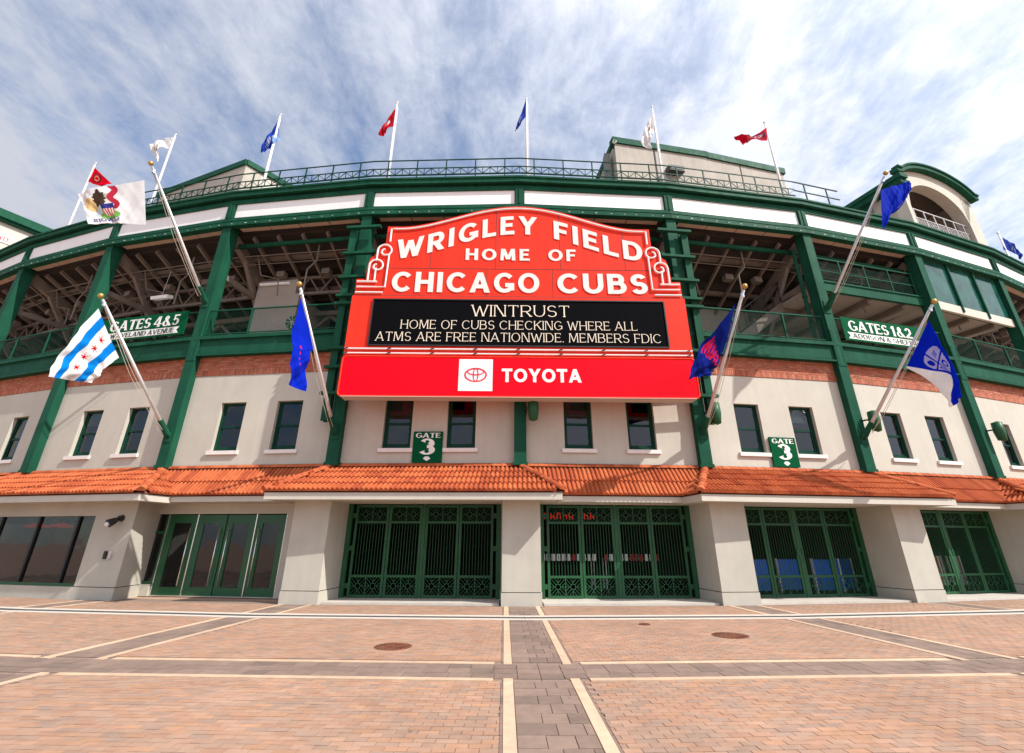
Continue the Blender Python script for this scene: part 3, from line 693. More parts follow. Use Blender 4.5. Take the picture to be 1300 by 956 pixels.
for a, b in GX:
    for x0, x1 in ((a, a+0.075), (b-0.075, b)): gf.box(x0, x1, 0.47, 0.535, 0.06, GH-0.03)
    for z0, z1 in ((0.06, 0.13), (0.60, 0.67), (2.14, 2.21), (GH-0.10, GH-0.03)): gf.box(a+0.075, b-0.075, 0.475, 0.53, z0, z1)
for s in (-1, 1):
    for z in (0.30, 1.35, 2.3): gf.box(s*2.20, s*2.30, 0.48, 0.52, z, z+0.14)
    gf.box(s*0.085-0.03, s*0.085+0.03, 0.44, 0.47, 1.25, 1.45)
gate_me = gf.mesh('gate', 'green_gate')
bar_me = MB().tube([(0, 0.5, 0.67), (0, 0.5, 2.14)], 0.0095, 6).mesh('bar', 'green_gate')
pm1, pm2 = MB(), MB(); panel(pm1, -0.46, 0.46, 0.13, 0.60); panel(pm2, -0.46, 0.46, 2.21, GH-0.10)
lp1_me = pm1.mesh('pierced_panel', 'green_gate'); lp2_me = pm2.mesh('pierced_panel', 'green_gate')
for i in range(3, 10):
    M = bayM(i); g_ = part('gate', gate_me, None, M)
    for a, b in GX:
        c = (a+b)/2; L_ = b-a-0.15
        for k in range(9): ob('bar', bar_me, g_, M @ Matrix.Translation((a+0.075+L_*(k+1)/10, 0, 0)))
        for lm in (lp1_me, lp2_me): ob('pierced_panel', lm, g_, M @ Matrix.Translation((c, 0, 0)) @ Matrix.Diagonal((L_/0.92, 1, 1, 1)))
    part('threshold', MB().plan([(-2.47, -0.70), (2.47, -0.70), (2.43, 0.9), (-2.43, 0.9)], -0.02, 0.045), 'kerb', M)
# the dark halls behind
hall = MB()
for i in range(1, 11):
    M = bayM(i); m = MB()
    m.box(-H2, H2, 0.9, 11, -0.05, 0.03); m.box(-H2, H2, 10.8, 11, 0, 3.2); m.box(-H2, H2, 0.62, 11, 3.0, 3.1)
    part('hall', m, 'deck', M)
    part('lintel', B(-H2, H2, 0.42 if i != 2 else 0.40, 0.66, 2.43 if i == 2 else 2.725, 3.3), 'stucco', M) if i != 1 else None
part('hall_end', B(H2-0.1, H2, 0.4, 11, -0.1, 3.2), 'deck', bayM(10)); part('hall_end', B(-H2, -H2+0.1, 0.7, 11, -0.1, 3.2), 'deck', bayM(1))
# entrance doors in the bay between shop front and first pillar
M2 = bayM(2)
dx = [-2.60, -1.54, -0.50, 0.55, 1.60]
for k, (a, b) in enumerate(zip(dx, dx[1:])):
    m = MB(); a2, b2 = a+0.02, b-0.02
    gl = (a+0.24, b-0.22)
    m.box(a2, gl[0], 0.48, 0.53, 0.03, 2.40); m.box(gl[1], b2, 0.48, 0.53, 0.03, 2.40); m.box(gl[0], gl[1], 0.48, 0.53, 0.03, 0.26); m.box(gl[0], gl[1], 0.48, 0.53, 2.15, 2.40)
    d_ = part('door', m, 'green_door', M2)
    ob('pane', B(gl[0], gl[1], 0.50, 0.51, 0.26, 2.15).mesh('pane', 'glass'), d_)
    hx = b-0.16 if k in (0, 1) else a+0.17
    hm = MB().tube([(hx, 0.40, 0.30), (hx, 0.40, 2.0)], 0.018, 8).tube([(hx, 0.40, 0.38), (hx, 0.49, 0.38)], 0.012, 6).tube([(hx, 0.40, 1.92), (hx, 0.49, 1.92)], 0.012, 6)
    ob('pull_handle', hm.mesh('pull_handle', 'chrome', True), d_)
for x in dx: part('door_trim', B(x-0.017, x+0.017, 0.455, 0.545, 0.0, 2.42), 'chrome', M2) if x != -0.50 else None
part('door_sill', B(-2.62, 1.62, 0.44, 0.6, 0, 0.03), 'chrome', M2)
sdl = part('sidelight', B(-3.12, -3.04, 0.44, 0.56, 0.34, 2.43).box(-2.66, -2.62, 0.44, 0.56, 0.34, 2.43).box(-3.04, -2.66, 0.44, 0.56, 0.34, 0.42).box(-3.04, -2.66, 0.45, 0.55, 1.82, 1.90), 'green_door', M2)
ob('pane', B(-3.04, -2.66, 0.49, 0.50, 0.42, 1.82).mesh('pane', 'glass'), sdl); ob('pane', B(-3.04, -2.66, 0.49, 0.50, 1.90, 2.43).mesh('pane', 'glass'), sdl)
part('stone_base', B(-3.2, -2.63, 0.38, 0.62, 0, 0.335), 'pillar', M2)
part('door_jamb', B(1.62, 2.75, 0.42, 0.7, 0, 2.44), 'stucco', M2)
# shop front
M1 = bayM(1); FO = 0.74; SR = 1.95
sf = MB(); sf.plan([(SR, -FO), (3.50, -FO), (3.06, 0.62), (SR, 0.62)], 0.335, 2.74); sf.box(-6, SR, -FO, -FO+0.35, 2.33, 2.74)
shop = part('shop_front', sf, 'pillar', M1)
ob('plinth', MB().plan([(-6, -FO-0.015), (3.515, -FO-0.015), (3.075, 0.62), (-6, 0.62)], -0.02, 0.315).mesh('plinth', 'pillar'), shop, M1)
ob('joint', MB().plan([(SR+0.04, -FO+0.02), (3.47, -FO+0.02), (3.03, 0.6), (SR+0.04, 0.6)], 0.30, 0.34).mesh('joint', 'joint'), shop, M1)
for a, b in ((-6, -3.8), (-3.8, -2.15), (-2.15, -0.5), (-0.5, 1.15), (1.15, SR)):
    ob('pane', B(a+0.04, b-0.04, -FO+0.16, -FO+0.17, 0.40, 2.33).mesh('pane', 'glass'), shop, M1)
    ob('mullion', B(b-0.04, b+0.0 if b > 1.9 else b+0.04, -FO+0.10, -FO+0.19, 0.40, 2.33).mesh('mullion', 'black'), shop, M1)
ob('window_rail', B(-6, SR, -FO+0.08, -FO+0.2, 0.316, 0.40).mesh('window_rail', 'green_door'), shop, M1)
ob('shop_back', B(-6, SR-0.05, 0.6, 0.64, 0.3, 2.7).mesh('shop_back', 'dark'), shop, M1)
for x, lab in ((-1.59, 'added wide red glowing shape for a reflection in the shop window nearest the frame edge'), (-0.53, 'added wide red glowing shape for a reflection in the shop window nearest the wall lamp')):  # added glowing shades, standing in for red canopies reflected in the glass
    Ml = M1 @ Matrix.Translation((x, 0.1, 2.02)); t = ob('reflection_standin', MB().tube([(0, 0, 0.0), (0, 0, 0.05), (0, 0, 0.14)], [0.36, 0.33, 0.05], 16, False).mesh('reflection_standin', 'redglow', True), None, Ml, lab, 'lamp', 'added red reflections in the shop window')
    ob('standin_cable', MB().tube([(0, 0, 0.13), (0, 0, 0.7)], 0.008, 5).mesh('standin_cable', 'black'), t)

# ------------------------------------------------------------------ lettering: glyphs made of bars and arcs, cap height 1
def glyph(ch, T, t):
    a = T/2
    def L(x0, y0, x1, y1, w_=None): return ('L', x0, y0, x1, y1, T if w_ is None else w_)
    def Hh(x0, x1, y, w_=None): return ('H', x0, x1, y, t if w_ is None else w_)
    def A(cx, cy, rx, ry, a0, a1): return ('A', cx, cy, rx, ry, a0, a1)
    tm_ = (T+t)/2; ry = (1+tm_)/4
    g_ = {
        'I': (T, [L(a, 0, a, 1)]),
        'L': (0.62, [L(a, 0, a, 1), Hh(T, 0.62, t/2)]),
        'E': (0.64, [L(a, 0, a, 1), Hh(T, 0.60, 1-t/2), Hh(T, 0.55, 0.52), Hh(T, 0.64, t/2)]),
        'F': (0.60, [L(a, 0, a, 1), Hh(T, 0.60, 1-t/2), Hh(T, 0.54, 0.5)]),
        'H': (0.78, [L(a, 0, a, 1), L(0.78-a, 0, 0.78-a, 1), Hh(T, 0.78-T, 0.5)]),
        'T': (0.72, [Hh(0, 0.72, 1-t/2), L(0.36, 0, 0.36, 1-t)]),
        'N': (0.82, [L(t/2+0.02, 0, t/2+0.02, 1, tm_), L(0.12+a*0.6, 1, 0.72-a*0.6, 0), L(0.80-t/2, 0, 0.80-t/2, 1, tm_)]),
        'M': (0.98, [L(t/2+0.02, 0, t/2+0.06, 1, tm_), L(a*0.9+0.10, 1, 0.49, 0.08), L(0.49, 0.08, 0.88-a*0.9, 1, tm_), L(0.96-a, 0, 0.92-a, 1)]),
        'W': (1.16, [L(a, 1, 0.33, 0), L(0.33, 0, 0.58, 0.9, tm_), L(0.58, 0.9, 0.83, 0), L(0.83, 0, 1.16-t/2, 1, tm_)]),
        'A': (0.86, [L(t/2, 0, 0.43, 1, tm_), L(0.43, 1, 0.86-a, 0), Hh(0.2, 0.66, 0.3)]),
        'V': (0.84, [L(a, 1, 0.42, 0), L(0.42, 0, 0.84-t/2, 1, tm_)]),
        'Y': (0.82, [L(a, 1, 0.41, 0.45), L(0.41, 0.45, 0.82-t/2, 1, tm_), L(0.41, 0, 0.41, 0.48)]),
        'K': (0.78, [L(a, 0, a, 1), L(T, 0.42, 0.74-t/2, 1, tm_), L(0.32, 0.56, 0.78-a, 0)]),
        'X': (0.78, [L(a, 1, 0.78-a, 0), L(t/2, 0, 0.78-t/2, 1, tm_)]),
        'R': (0.74, [L(a, 0, a, 1), Hh(T, 0.42, 1-t/2), Hh(T, 0.42, 0.45), A(0.42, 0.725-t/4, 0.30, 0.275+t/4, -90, 90), L(0.36, 0.46, 0.74-a, 0)]),
        'P': (0.70, [L(a, 0, a, 1), Hh(T, 0.40, 1-t/2), Hh(T, 0.40, 0.42), A(0.40, 0.71-t/4, 0.30, 0.29+t/4, -90, 90)]),
        'B': (0.74, [L(a, 0, a, 1), Hh(T, 0.40, 1-t/2), Hh(T, 0.42, 0.53), Hh(T, 0.42, t/2), A(0.40, 0.765-t/4, 0.27, 0.235+t/4, -90, 90), A(0.42, 0.265+t/4, 0.32, 0.265+t/4, -90, 90)]),
        'D': (0.80, [L(a, 0, a, 1), Hh(T, 0.36, 1-t/2), Hh(T, 0.36, t/2), A(0.36, 0.5, 0.44, 0.5, -90, 90)]),
        'O': (0.92, [A(0.46, 0.5, 0.46, 0.5, 0, 360)]),
        'C': (0.84, [A(0.46, 0.5, 0.46, 0.5, 42, 318)]),
        'G': (0.88, [A(0.46, 0.5, 0.46, 0.5, 42, 322), L(0.88-a, 0.12, 0.88-a, 0.48, T), Hh(0.50, 0.88-T, 0.48-t/2)]),
        'S': (0.66, [A(0.33, 1-ry, 0.32, ry, 28, 270), A(0.33, ry, 0.33, ry, -152, 90)]),
        'U': (0.78, [L(a, 0.36, a, 1), L(0.78-t/2, 0.36, 0.78-t/2, 1, tm_), A(0.39, 0.37, 0.39, 0.37, 180, 360)]),
        '.': (T, [Hh(0, T, T/2, T)]),
        '&': (0.86, [A(0.36, 0.78, 0.20, 0.22, 0, 360), A(0.34, 0.28, 0.34, 0.30, 60, 340), L(0.24, 0.72, 0.82-a*0.5, 0, T*0.9)]),
        '1': (0.44, [L(0.24, 0, 0.24, 1), L(0.02, 0.76, 0.24, 0.97, t*1.2)]),
        '2': (0.68, [A(0.33, 0.69, 0.32, 0.31, -28, 168), L(0.58, 0.55, a*0.8, 0.10, T*0.8), Hh(0, 0.68, t*0.7, t*1.4)]),
        '3': (0.68, [A(0.32, 1-ry, 0.31, ry, -90, 150), A(0.32, ry, 0.34, ry, -152, 90)]),
        '4': (0.76, [L(0.50, 0, 0.50, 1), Hh(0, 0.76, 0.27), L(0.06, 0.30, 0.44, 1, t*1.2)]),
        '5': (0.66, [Hh(0.10, 0.62, 1-t/2, t*1.3), L(0.10+t*0.6, 0.5, 0.12+t*0.6, 1, t*1.2), A(0.31, 0.33, 0.34, 0.33, -150, 140)]),
    }
    return g_[ch]
def glyph_mesh(ch, T, t, depth, serif=0.0, sx=1.0, h_=1.0, fx=None):
    """front faces -y; one island per stroke, each a hair prouder than the last"""
    w_, st_ = glyph(ch, T, t); mb = MB(); n = [0]
    fx = fx or (lambda x, z: (x, z))
    def pol(pts):
        n[0] += 1
        mb.poly([fx(x*sx*h_, z*h_) for x, z in pts], -depth-0.0012*n[0], 0)
    def srf(x, z, wd):
        if serif: pol([(x-wd/2-serif, z), (x+wd/2+serif, z), (x+wd/2+serif, z+0.055), (x-wd/2-serif, z+0.055)])
    for s in st_:
        if s[0] == 'L':
            _, x0, y0_, x1, y1_, k = s
            if y0_ > y1_: x0, y0_, x1, y1_ = x1, y1_, x0, y0_
            d_ = math.hypot(x1-x0, y1_-y0_); hw = k/2*d_/max(0.05, abs(y1_-y0_))
            pol([(x0-hw, y0_), (x0+hw, y0_), (x1+hw, y1_), (x1-hw, y1_)])
            if y0_ == 0: srf(x0, 0, 2*hw)
            if y1_ == 1: srf(x1, 0.945, 2*hw)
        elif s[0] == 'H':
            _, x0, x1, y_, k = s; pol([(x0-0.01, y_-k/2), (x1, y_-k/2), (x1, y_+k/2), (x0-0.01, y_+k/2)])
            if serif and ch in 'ETFLZ' and ch != '.':
                if y_ > 0.8: pol([(x1-0.05, y_-k/2-0.12), (x1, y_-k/2-0.12), (x1, y_+k/2), (x1-0.05, y_+k/2)])
                if y_ < 0.2: pol([(x1-0.05, y_-k/2), (x1, y_-k/2), (x1, y_+k/2+0.14), (x1-0.05, y_+k/2)])
                if ch == 'T': pol([(x0, y_-k/2-0.12), (x0+0.05, y_-k/2), (x0+0.05, y_+k/2), (x0, y_+k/2)])
        else:
            _, cx, cy, rx, ry, a0, a1 = s; k = max(4, int(abs(a1-a0)/12)); O_, I_ = [], []
            for q in range(k+1):
                an = rad(a0+(a1-a0)*q/k); tk = t+(T-t)*math.cos(an)**2; c, sn = math.cos(an), math.sin(an)
                O_.append((cx+rx*c, cy+ry*sn)); I_.append((cx+(rx-tk)*c, cy+(ry-tk)*sn))
            n[0] += 1; y0_ = -depth-0.0012*n[0]; f = lambda p, y: (lambda r_: (r_[0], y, r_[1]))(fx(p[0]*sx*h_, p[1]*h_))
            m = len(O_); vs_ = [f(p, y0_) for p in O_]+[f(p, y0_) for p in I_]+[f(p, 0) for p in O_]+[f(p, 0) for p in I_]; fs = []
            for q in range(m-1): fs += [(q, q+1, m+q+1, m+q), (q+1, q, 2*m+q, 2*m+q+1), (m+q, m+q+1, 3*m+q+1, 3*m+q)]
            if abs(a1-a0) < 359: fs += [(0, m, 3*m, 2*m), (m-1, 3*m-1, 4*m-1, 2*m-1)]
            mb.add(vs_, fs)
    return mb, w_*sx*h_
def layout(text, x0, x1, h_, T, t, gap=0.16, space=0.5):
    """x of each glyph and the horizontal squeeze so that the line fills x0..x1"""
    adv = []; x = 0
    for ch in text:
        if ch == ' ': x += space; continue
        w_ = glyph(ch, T, t)[0]; adv.append((ch, x)); x += w_+gap
    x -= gap; k = (x1-x0)/(x*h_)
    return [(ch, x0+p*h_*k, k) for ch, p in adv]
def line_mesh(text, x0, x1, z, h_, T, t, depth, serif=0.0, gap=0.16, space=0.5):
    mb = MB()
    for ch, x, k in layout(text, x0, x1, h_, T, t, gap, space):
        m, _ = glyph_mesh(ch, T, t, depth, serif, k, h_); mb.join(m, Matrix.Translation((x, 0, z)))
    return mb

# ------------------------------------------------------------------ the marquee
SMX = colM(4) @ Matrix.Translation((-0.05, -0.69, 0))
sign = ob('marquee_sign', None, None, SMX @ Matrix.Translation((0, 0, 5.9)), 'large red marquee with arched top, white lettering and black message screen over the gates', 'marquee')
def sp(name, mb, m, dy=0.0, parent=None, smooth=False, x=0.0, z=0.0): return ob(name, mb.mesh(name, m, smooth), parent or sign, SMX @ Matrix.Translation((x, dy, z)))
def crest(x):       # top edge of the arch
    a = abs(x)
    if a > 4.35: return 12.45
    k = a/4.35
    return 12.45+0.99*(0.5+0.5*math.cos(PI*k))**0.85
half_o = [(5.76, 9.53), (5.76, 10.20), (5.45, 10.20), (5.44, 10.75), (5.36, 11.08), (5.22, 11.20), (5.18, 11.42), (5.05, 11.62), (4.88, 11.72), (4.88, 12.45)]
outl = half_o+[(4.35-8.7*k/40, crest(4.35-8.7*k/40)) for k in range(41)]+[(-x, z) for x, z in reversed(half_o)]
sp('arched_board', MB().poly(outl, 0.0, 0.40), 'sign_red')
sp('board_seam', B(-5.1, 5.1, -0.006, 0.0, 10.655, 10.675).box(-5.7, 5.7, -0.006, 0, 9.535, 9.56), 'joint')
sm_ = MB()
for x in (-3.5, -1.15, 1.2, 3.55): sm_.box(x-0.008, x+0.008, -0.005, 0, 9.56, min(10.655, 13)); sm_.box(x+0.3, x+0.316, -0.005, 0, 10.68, crest(x+0.3)-0.02)
sp('panel_joint', sm_, 'joint')['kind'] = 'stuff'
sp('screen_surround', B(-5.82, 5.82, -0.03, 0.42, 7.24, 9.525), 'sign_red')
scr = sp('screen', B(-5.02, 5.02, -0.06, -0.03, 7.67, 9.35), 'ledblack')
bz = MB(); bz.box(-5.06, 5.06, -0.09, -0.03, 9.35, 9.39); bz.box(-5.06, 5.06, -0.09, -0.03, 7.63, 7.67); bz.box(-5.06, -5.02, -0.09, -0.03, 7.67, 9.35); bz.box(5.02, 5.06, -0.09, -0.03, 7.67, 9.35)
sp('bezel', bz, 'black', 0, scr)
for tx, a, b, z, h_ in (('WINTRUST', -1.64, 1.73, 8.75, 0.43), ('HOME OF CUBS CHECKING WHERE ALL', -4.02, 4.03, 8.26, 0.325), ('ATMS ARE FREE NATIONWIDE. MEMBERS FDIC', -4.82, 4.80, 7.81, 0.325)):
    sp('text_line', line_mesh(tx, a, b, z, h_, 0.085, 0.048, 0.004, 0.05, 0.18, 0.42), 'ledtext', -0.061, scr)['kind'] = 'stuff'
for z in (7.52, 7.36):
    m = MB().tube([(-5.8, -0.07, z), (5.8, -0.07, z)], 0.028, 8)
    for k in range(9):
        x = -5.7+k*1.425; m.tube([(x, -0.07, z), (x, 0.0, z)], 0.02, 6)
    sp('neon_tube', m, 'neon')
m = MB()
for k in range(9):
    x = -5.7+k*1.425
    for z in (7.49, 7.33): m.beam((x-0.11, -0.11, z), (x+0.02, -0.11, z+0.05), 0.03, 0.03, (0,1,0))
sp('tube_clip', m, 'black')['kind'] = 'stuff'
lp = []
for cx, cz, a0 in ((5.70, 6.02, -90), (5.70, 7.10, 0), (-5.70, 7.10, 90), (-5.70, 6.02, 180)):
    for k in range(5): a = rad(a0+k*22.5); lp.append((cx*0.994+0.12*math.cos(a), cz+0.12*math.sin(a)))
band = sp('advertisement_box', MB().poly(lp, -0.10, 0.36), 'band_red')
fm = MB()
pts = [(x*1.003, -0.09, (z-6.56)*1.02+6.56) for x, z in lp]; fm.tube(pts+[pts[0]], 0.035, 6)
sp('box_edge', fm, 'sign_red', 0, band)
sp('bottom_cap', B(-5.7, 5.7, -0.12, 0.36, 5.86, 5.895), 'trim', 0, band)
tile_ = sp('logo_tile', B(-1.97, -0.87, -0.125, -0.10, 6.07, 7.15), 'logo_white', 0, band)
lg = MB()
def ell(cx, cz, rx, rz, k0, k1):
    n = 40
    for q in range(n):
        a, b = 2*PI*q/n, 2*PI*(q+1)/n
        th = lambda c: k0+(k1-k0)*abs(math.cos(c))
        o_ = [(cx+rx*math.cos(c), cz+rz*math.sin(c)) for c in (a, b)]; i_ = [(cx+(rx-th(c))*math.cos(c), cz+(rz-th(c))*math.sin(c)) for c in (a, b)]
        lg.add([(o_[0][0], ell.y, o_[0][1]), (o_[1][0], ell.y, o_[1][1]), (i_[1][0], ell.y, i_[1][1]), (i_[0][0], ell.y, i_[0][1])], [(0,1,2,3)])
ell.y = -0.172; ell(-1.42, 6.61, 0.37, 0.245, 0.04, 0.055); ell.y = -0.174; ell(-1.42, 6.61, 0.095, 0.235, 0.03, 0.04); ell.y = -0.176; ell(-1.42, 6.715, 0.28, 0.125, 0.04, 0.04)
sp('emblem', lg, 'logo_red', 0.04, tile_)
for ch, x, k in layout('TOYOTA', -0.57, 2.02, 0.46, 0.22, 0.20, 0.10):
    mm, _ = glyph_mesh(ch, 0.22, 0.20, 0.008, 0, k, 0.46); sp('letter', mm, 'signtext', -0.102, band, x=x, z=6.38)
# raised white letters
for tx, a, b in (('CHICAGO', -4.5, 0.72), ('CUBS', 1.36, 4.57)):
    for ch, x, k in layout(tx, a, b, 0.81, 0.235, 0.20, 0.17):
        mm, _ = glyph_mesh(ch, 0.225, 0.19, 0.028, 0.0, k, 0.81); sp('letter', mm, 'letter', x=x, z=9.69)
for tx, a, b in (('HOME', -1.94, 0.39), ('OF', 1.07, 2.07)):
    for ch, x, k in layout(tx, a, b, 0.49, 0.235, 0.19, 0.24):
        mm, _ = glyph_mesh(ch, 0.225, 0.18, 0.024, 0.0, k, 0.49); sp('letter', mm, 'letter', x=x, z=11.02)
def arcb(x):
    k = min(1, abs(x)/4.75); return 11.02+1.14*(0.5+0.5*math.cos(PI*k))**0.9
for tx, a, b in (('WRIGLEY', -4.45, 0.66), ('FIELD', 1.30, 4.52)):
    for ch, x, k in layout(tx, a, b, 0.81, 0.235, 0.20, 0.20):
        mm, _ = glyph_mesh(ch, 0.225, 0.19, 0.028, 0.0, k, 0.81, fx=lambda gx, gz, x=x: (gx, gz+arcb(x+gx)))
        sp('letter', mm, 'letter', x=x)
# neon outline and side scrolls
tb = MB(); pts = [(4.72-9.44*k/60, -0.05, crest(4.72-9.44*k/60)-0.14) for k in range(61)]
tb.tube([(4.72, -0.05, 11.75)]+pts+[(-4.72, -0.05, 11.75)], 0.034, 6)
for s in (1, -1):
    def C(cx, cz, r, a0, a1, n=12): return [(s*(cx+r*math.cos(rad(a0+(a1-a0)*k/n))), -0.05, cz+r*math.sin(rad(a0+(a1-a0)*k/n))) for k in range(n+1)]
    tb.tube([(s*5.13, -0.05, 10.93), (s*5.13, -0.05, 11.35)]+C(4.88, 11.36, 0.25, 0, 180, 14)+C(4.82, 11.36, 0.19, 180, 330, 10)+C(4.88, 11.33, 0.09, -20, 100, 6), 0.033, 6)
    tb.tube([(s*5.36, -0.05, 10.12), (s*5.36, -0.05, 10.72)]+C(5.12, 10.73, 0.24, 0, 180, 14)+C(5.06, 10.73, 0.18, 180, 330, 10)+C(5.12, 10.70, 0.08, -20, 100, 6), 0.033, 6)
    tb.tube([(s*5.12, -0.05, 10.62), (s*5.12, -0.05, 10.06)], 0.033, 6)
    tb.tube([(s*4.70, -0.05, 11.22), (s*4.72, -0.05, 9.86), (s*5.70, -0.05, 9.86)], 0.033, 6)
    tb.tube([(s*4.78, -0.05, 9.64), (s*5.72, -0.05, 9.64)], 0.033, 6); tb.tube([(s*5.02, -0.05, 10.07), (s*5.72, -0.05, 10.07)], 0.033, 6)
sp('neon_outline', tb, 'neon')
# steel outriggers on the two columns beside it
for ci, s in ((3, -1), (5, 1)):
    M = colM(ci)
    pm_ = MB(); x0, x1 = sorted((s*0.24, s*0.50)); pm_.box(x0, x1, -0.18, -0.15, 5.3, 13.0); pm_.box(x0, x1, 0.03, 0.06, 5.3, 13.0); pm_.box((x0+x1)/2-0.015, (x0+x1)/2+0.015, -0.15, 0.03, 5.3, 13.0)
    ob('support_post', pm_.mesh('support_post', 'green'), sign, M)
    for z in (12.93, 11.75, 10.71, 9.94, 9.61, 7.86, 7.16, 6.22):
        x0, x1 = sorted((s*0.60, -s*0.75)); ob('outrigger', B(x0, x1, -0.34, -0.185, z-0.05, z+0.05).mesh('outrigger', 'green'), sign, M)
# back frame of the sign
bf = MB()
for x in (-4.6, -2.3, 0, 2.3, 4.6): bf.box(x-0.3, x+0.3, 0.43, 0.60, 6.0, 12.9 if abs(x) < 4 else 12.2)
for z in (6.6, 8.4, 10.2, 11.8): bf.box(-5.6, 5.6, 0.60, 0.66, z-0.06, z+0.06)
sp('back_frame', bf, 'green')

# ------------------------------------------------------------------ gate signs and banners
def gate_sign(i, label):
    M = bayM(i) @ Matrix.Translation((0, 0.19, 3.99))
    t = ob('gate_sign', B(-0.49, 0.49, 0, 0.06, 0, 1.01).mesh('gate_sign', 'green_sign'), None, M, label, 'sign', 'gate number signs')
    ob('lettering', line_mesh('GATE', -0.41, 0.41, 0.80, 0.16, 0.22, 0.10, 0.004, 0.04, 0.10).mesh('lettering', 'signtext'), t)['kind'] = 'stuff'
    mm, _ = glyph_mesh('3', 0.30, 0.10, 0.004, 0, 1.5, 0.53); ob('number', mm.mesh('number', 'signtext'), t, M @ Matrix.Translation((-0.27, 0, 0.245)))
    ob('arrow', MB().poly([(0, 0.04), (0.12, 0.12), (0.06, 0.185), (-0.06, 0.185), (-0.12, 0.12)], -0.006, 0).mesh('arrow', 'signtext'), t)
gate_sign(3, 'green square gate 3 sign on the wall below the red marquee')
gate_sign(5, 'green square gate 3 sign on the sunlit wall beside the marquee')
def gates_banner(i, x0, x1, head, sub, label, hx, hw, sx0, sx1):
    M = bayM(i) @ Matrix.Translation((0, -0.06, 8.86))
    t = ob('gates_banner', B(x0, x1, 0, 0.03, 0, 0.99).mesh('gates_banner', 'green_sign'), None, M, label, 'banner', 'gate direction banners on the railing')
    for ch, x, k in layout(head, hx, hx+hw, 0.44, 0.22, 0.10, 0.11, 0.25):
        mm, _ = glyph_mesh(ch, 0.22, 0.10, 0.003, 0.035, k, 0.44); ob('letter', mm.mesh('letter', 'signtext'), t, M @ Matrix.Translation((x, 0, 0.43)))
    rb_ = MB().poly([(sx0, 0.08), (sx1, 0.08), (sx1-0.12, 0.215), (sx1, 0.35), (sx0, 0.35), (sx0+0.12, 0.215)], -0.006, 0)
    rib = ob('ribbon', rb_.mesh('ribbon', 'signtext'), t)
    ob('lettering', line_mesh(sub, sx0+0.22, sx1-0.22, 0.12, 0.19, 0.20, 0.085, 0.002, 0.03, 0.12, 0.3).mesh('lettering', 'signdark'), rib, M @ Matrix.Translation((0, -0.008, 0)))['kind'] = 'stuff'
gates_banner(6, -2.62, 2.0, 'GATES 1&2', 'ADDISON & SHEFFIELD', 'green gates banner on the railing behind the blue emblem flag', -2.3, 3.2, -2.45, 1.75)
gates_banner(1, -1.9, 2.46, 'GATES 4&5', 'WAVELAND AVENUE', 'green gates banner on the railing partly hidden by the starred white flag', -1.25, 3.35, -1.3, 2.2)

# ------------------------------------------------------------------ flagpoles
pole_me = MB().tube([(0, -0.12, 0), (0, -0.45, 0.31), (0, -3.62, 3.38)], [0.062, 0.058, 0.042], 10).mesh('flagpole', 'steel', True)
ballp_me = MB().ball((0, -3.70, 3.46), 0.085).mesh('finial', 'gold', True)
slv = MB().tube([(0, 0.02, -0.08), (0, -0.10, -0.02), (0, -0.50, 0.36)], [0.12, 0.11, 0.085], 10); slv.box(-0.12, 0.12, -0.03, 0.0, -0.3, 0.25)
slv_me = slv.mesh('bracket', 'green', False)
hal = MB().tube([(0.03, -3.5, 3.24), (0.05, -2.2, 1.75), (0.06, -0.9, 0.45), (0.05, -0.35, 0.05)], 0.008, 5).tube([(-0.03, -3.5, 3.22), (-0.05, -2.0, 1.5), (-0.02, -0.4, -0.02)], 0.008, 5)
hal_me = hal.mesh('halyard', 'rope'); truck_me = MB().tube([(0, -3.52, 3.2), (0, -3.52, 3.32)], 0.05, 8).mesh('truck', 'chrome')
for ci, z, lab in ((2, 5.05, 'slanted steel flagpole holding the white flag with blue stripes and red stars'), (2, 10.25, 'upper slanted steel flagpole holding the white state flag'),
                   (3, 5.0, 'slanted steel flagpole beside the marquee holding the limp blue flag'), (5, 5.08, 'slanted steel flagpole holding the blue flag with red letters'),
                   (6, 5.15, 'slanted steel flagpole holding the blue and white flag with round emblem'), (6, 10.25, 'upper slanted steel flagpole holding the plain curling blue flag')):
    M = colM(ci) @ Matrix.Translation((0, 0, z)); t = ob('flagpole', pole_me, None, M, lab, 'flagpole', 'slanted flagpoles on the columns')
    ob('finial', ballp_me, t); ob('bracket', slv_me, t); ob('halyard', hal_me, t); ob('truck', truck_me, t)
rp_me = MB().tube([(0, 0, 15.2), (0, 0, 18.5), (0, 0, 21.55)], [0.06, 0.055, 0.04], 8).mesh('roof_flagpole', 'polewhite', True)
rb_me = MB().ball((0, 0, 21.62), 0.07, 8, 5).mesh('finial', 'chrome', True)
rh = MB().tube([(0.07, -0.02, 21.3), (0.09, -0.02, 17), (0.06, -0.02, 16.2)], 0.008, 4).box(0.04, 0.1, -0.04, 0.04, 16.5, 16.8); rh_me = rh.mesh('halyard', 'polewhite')
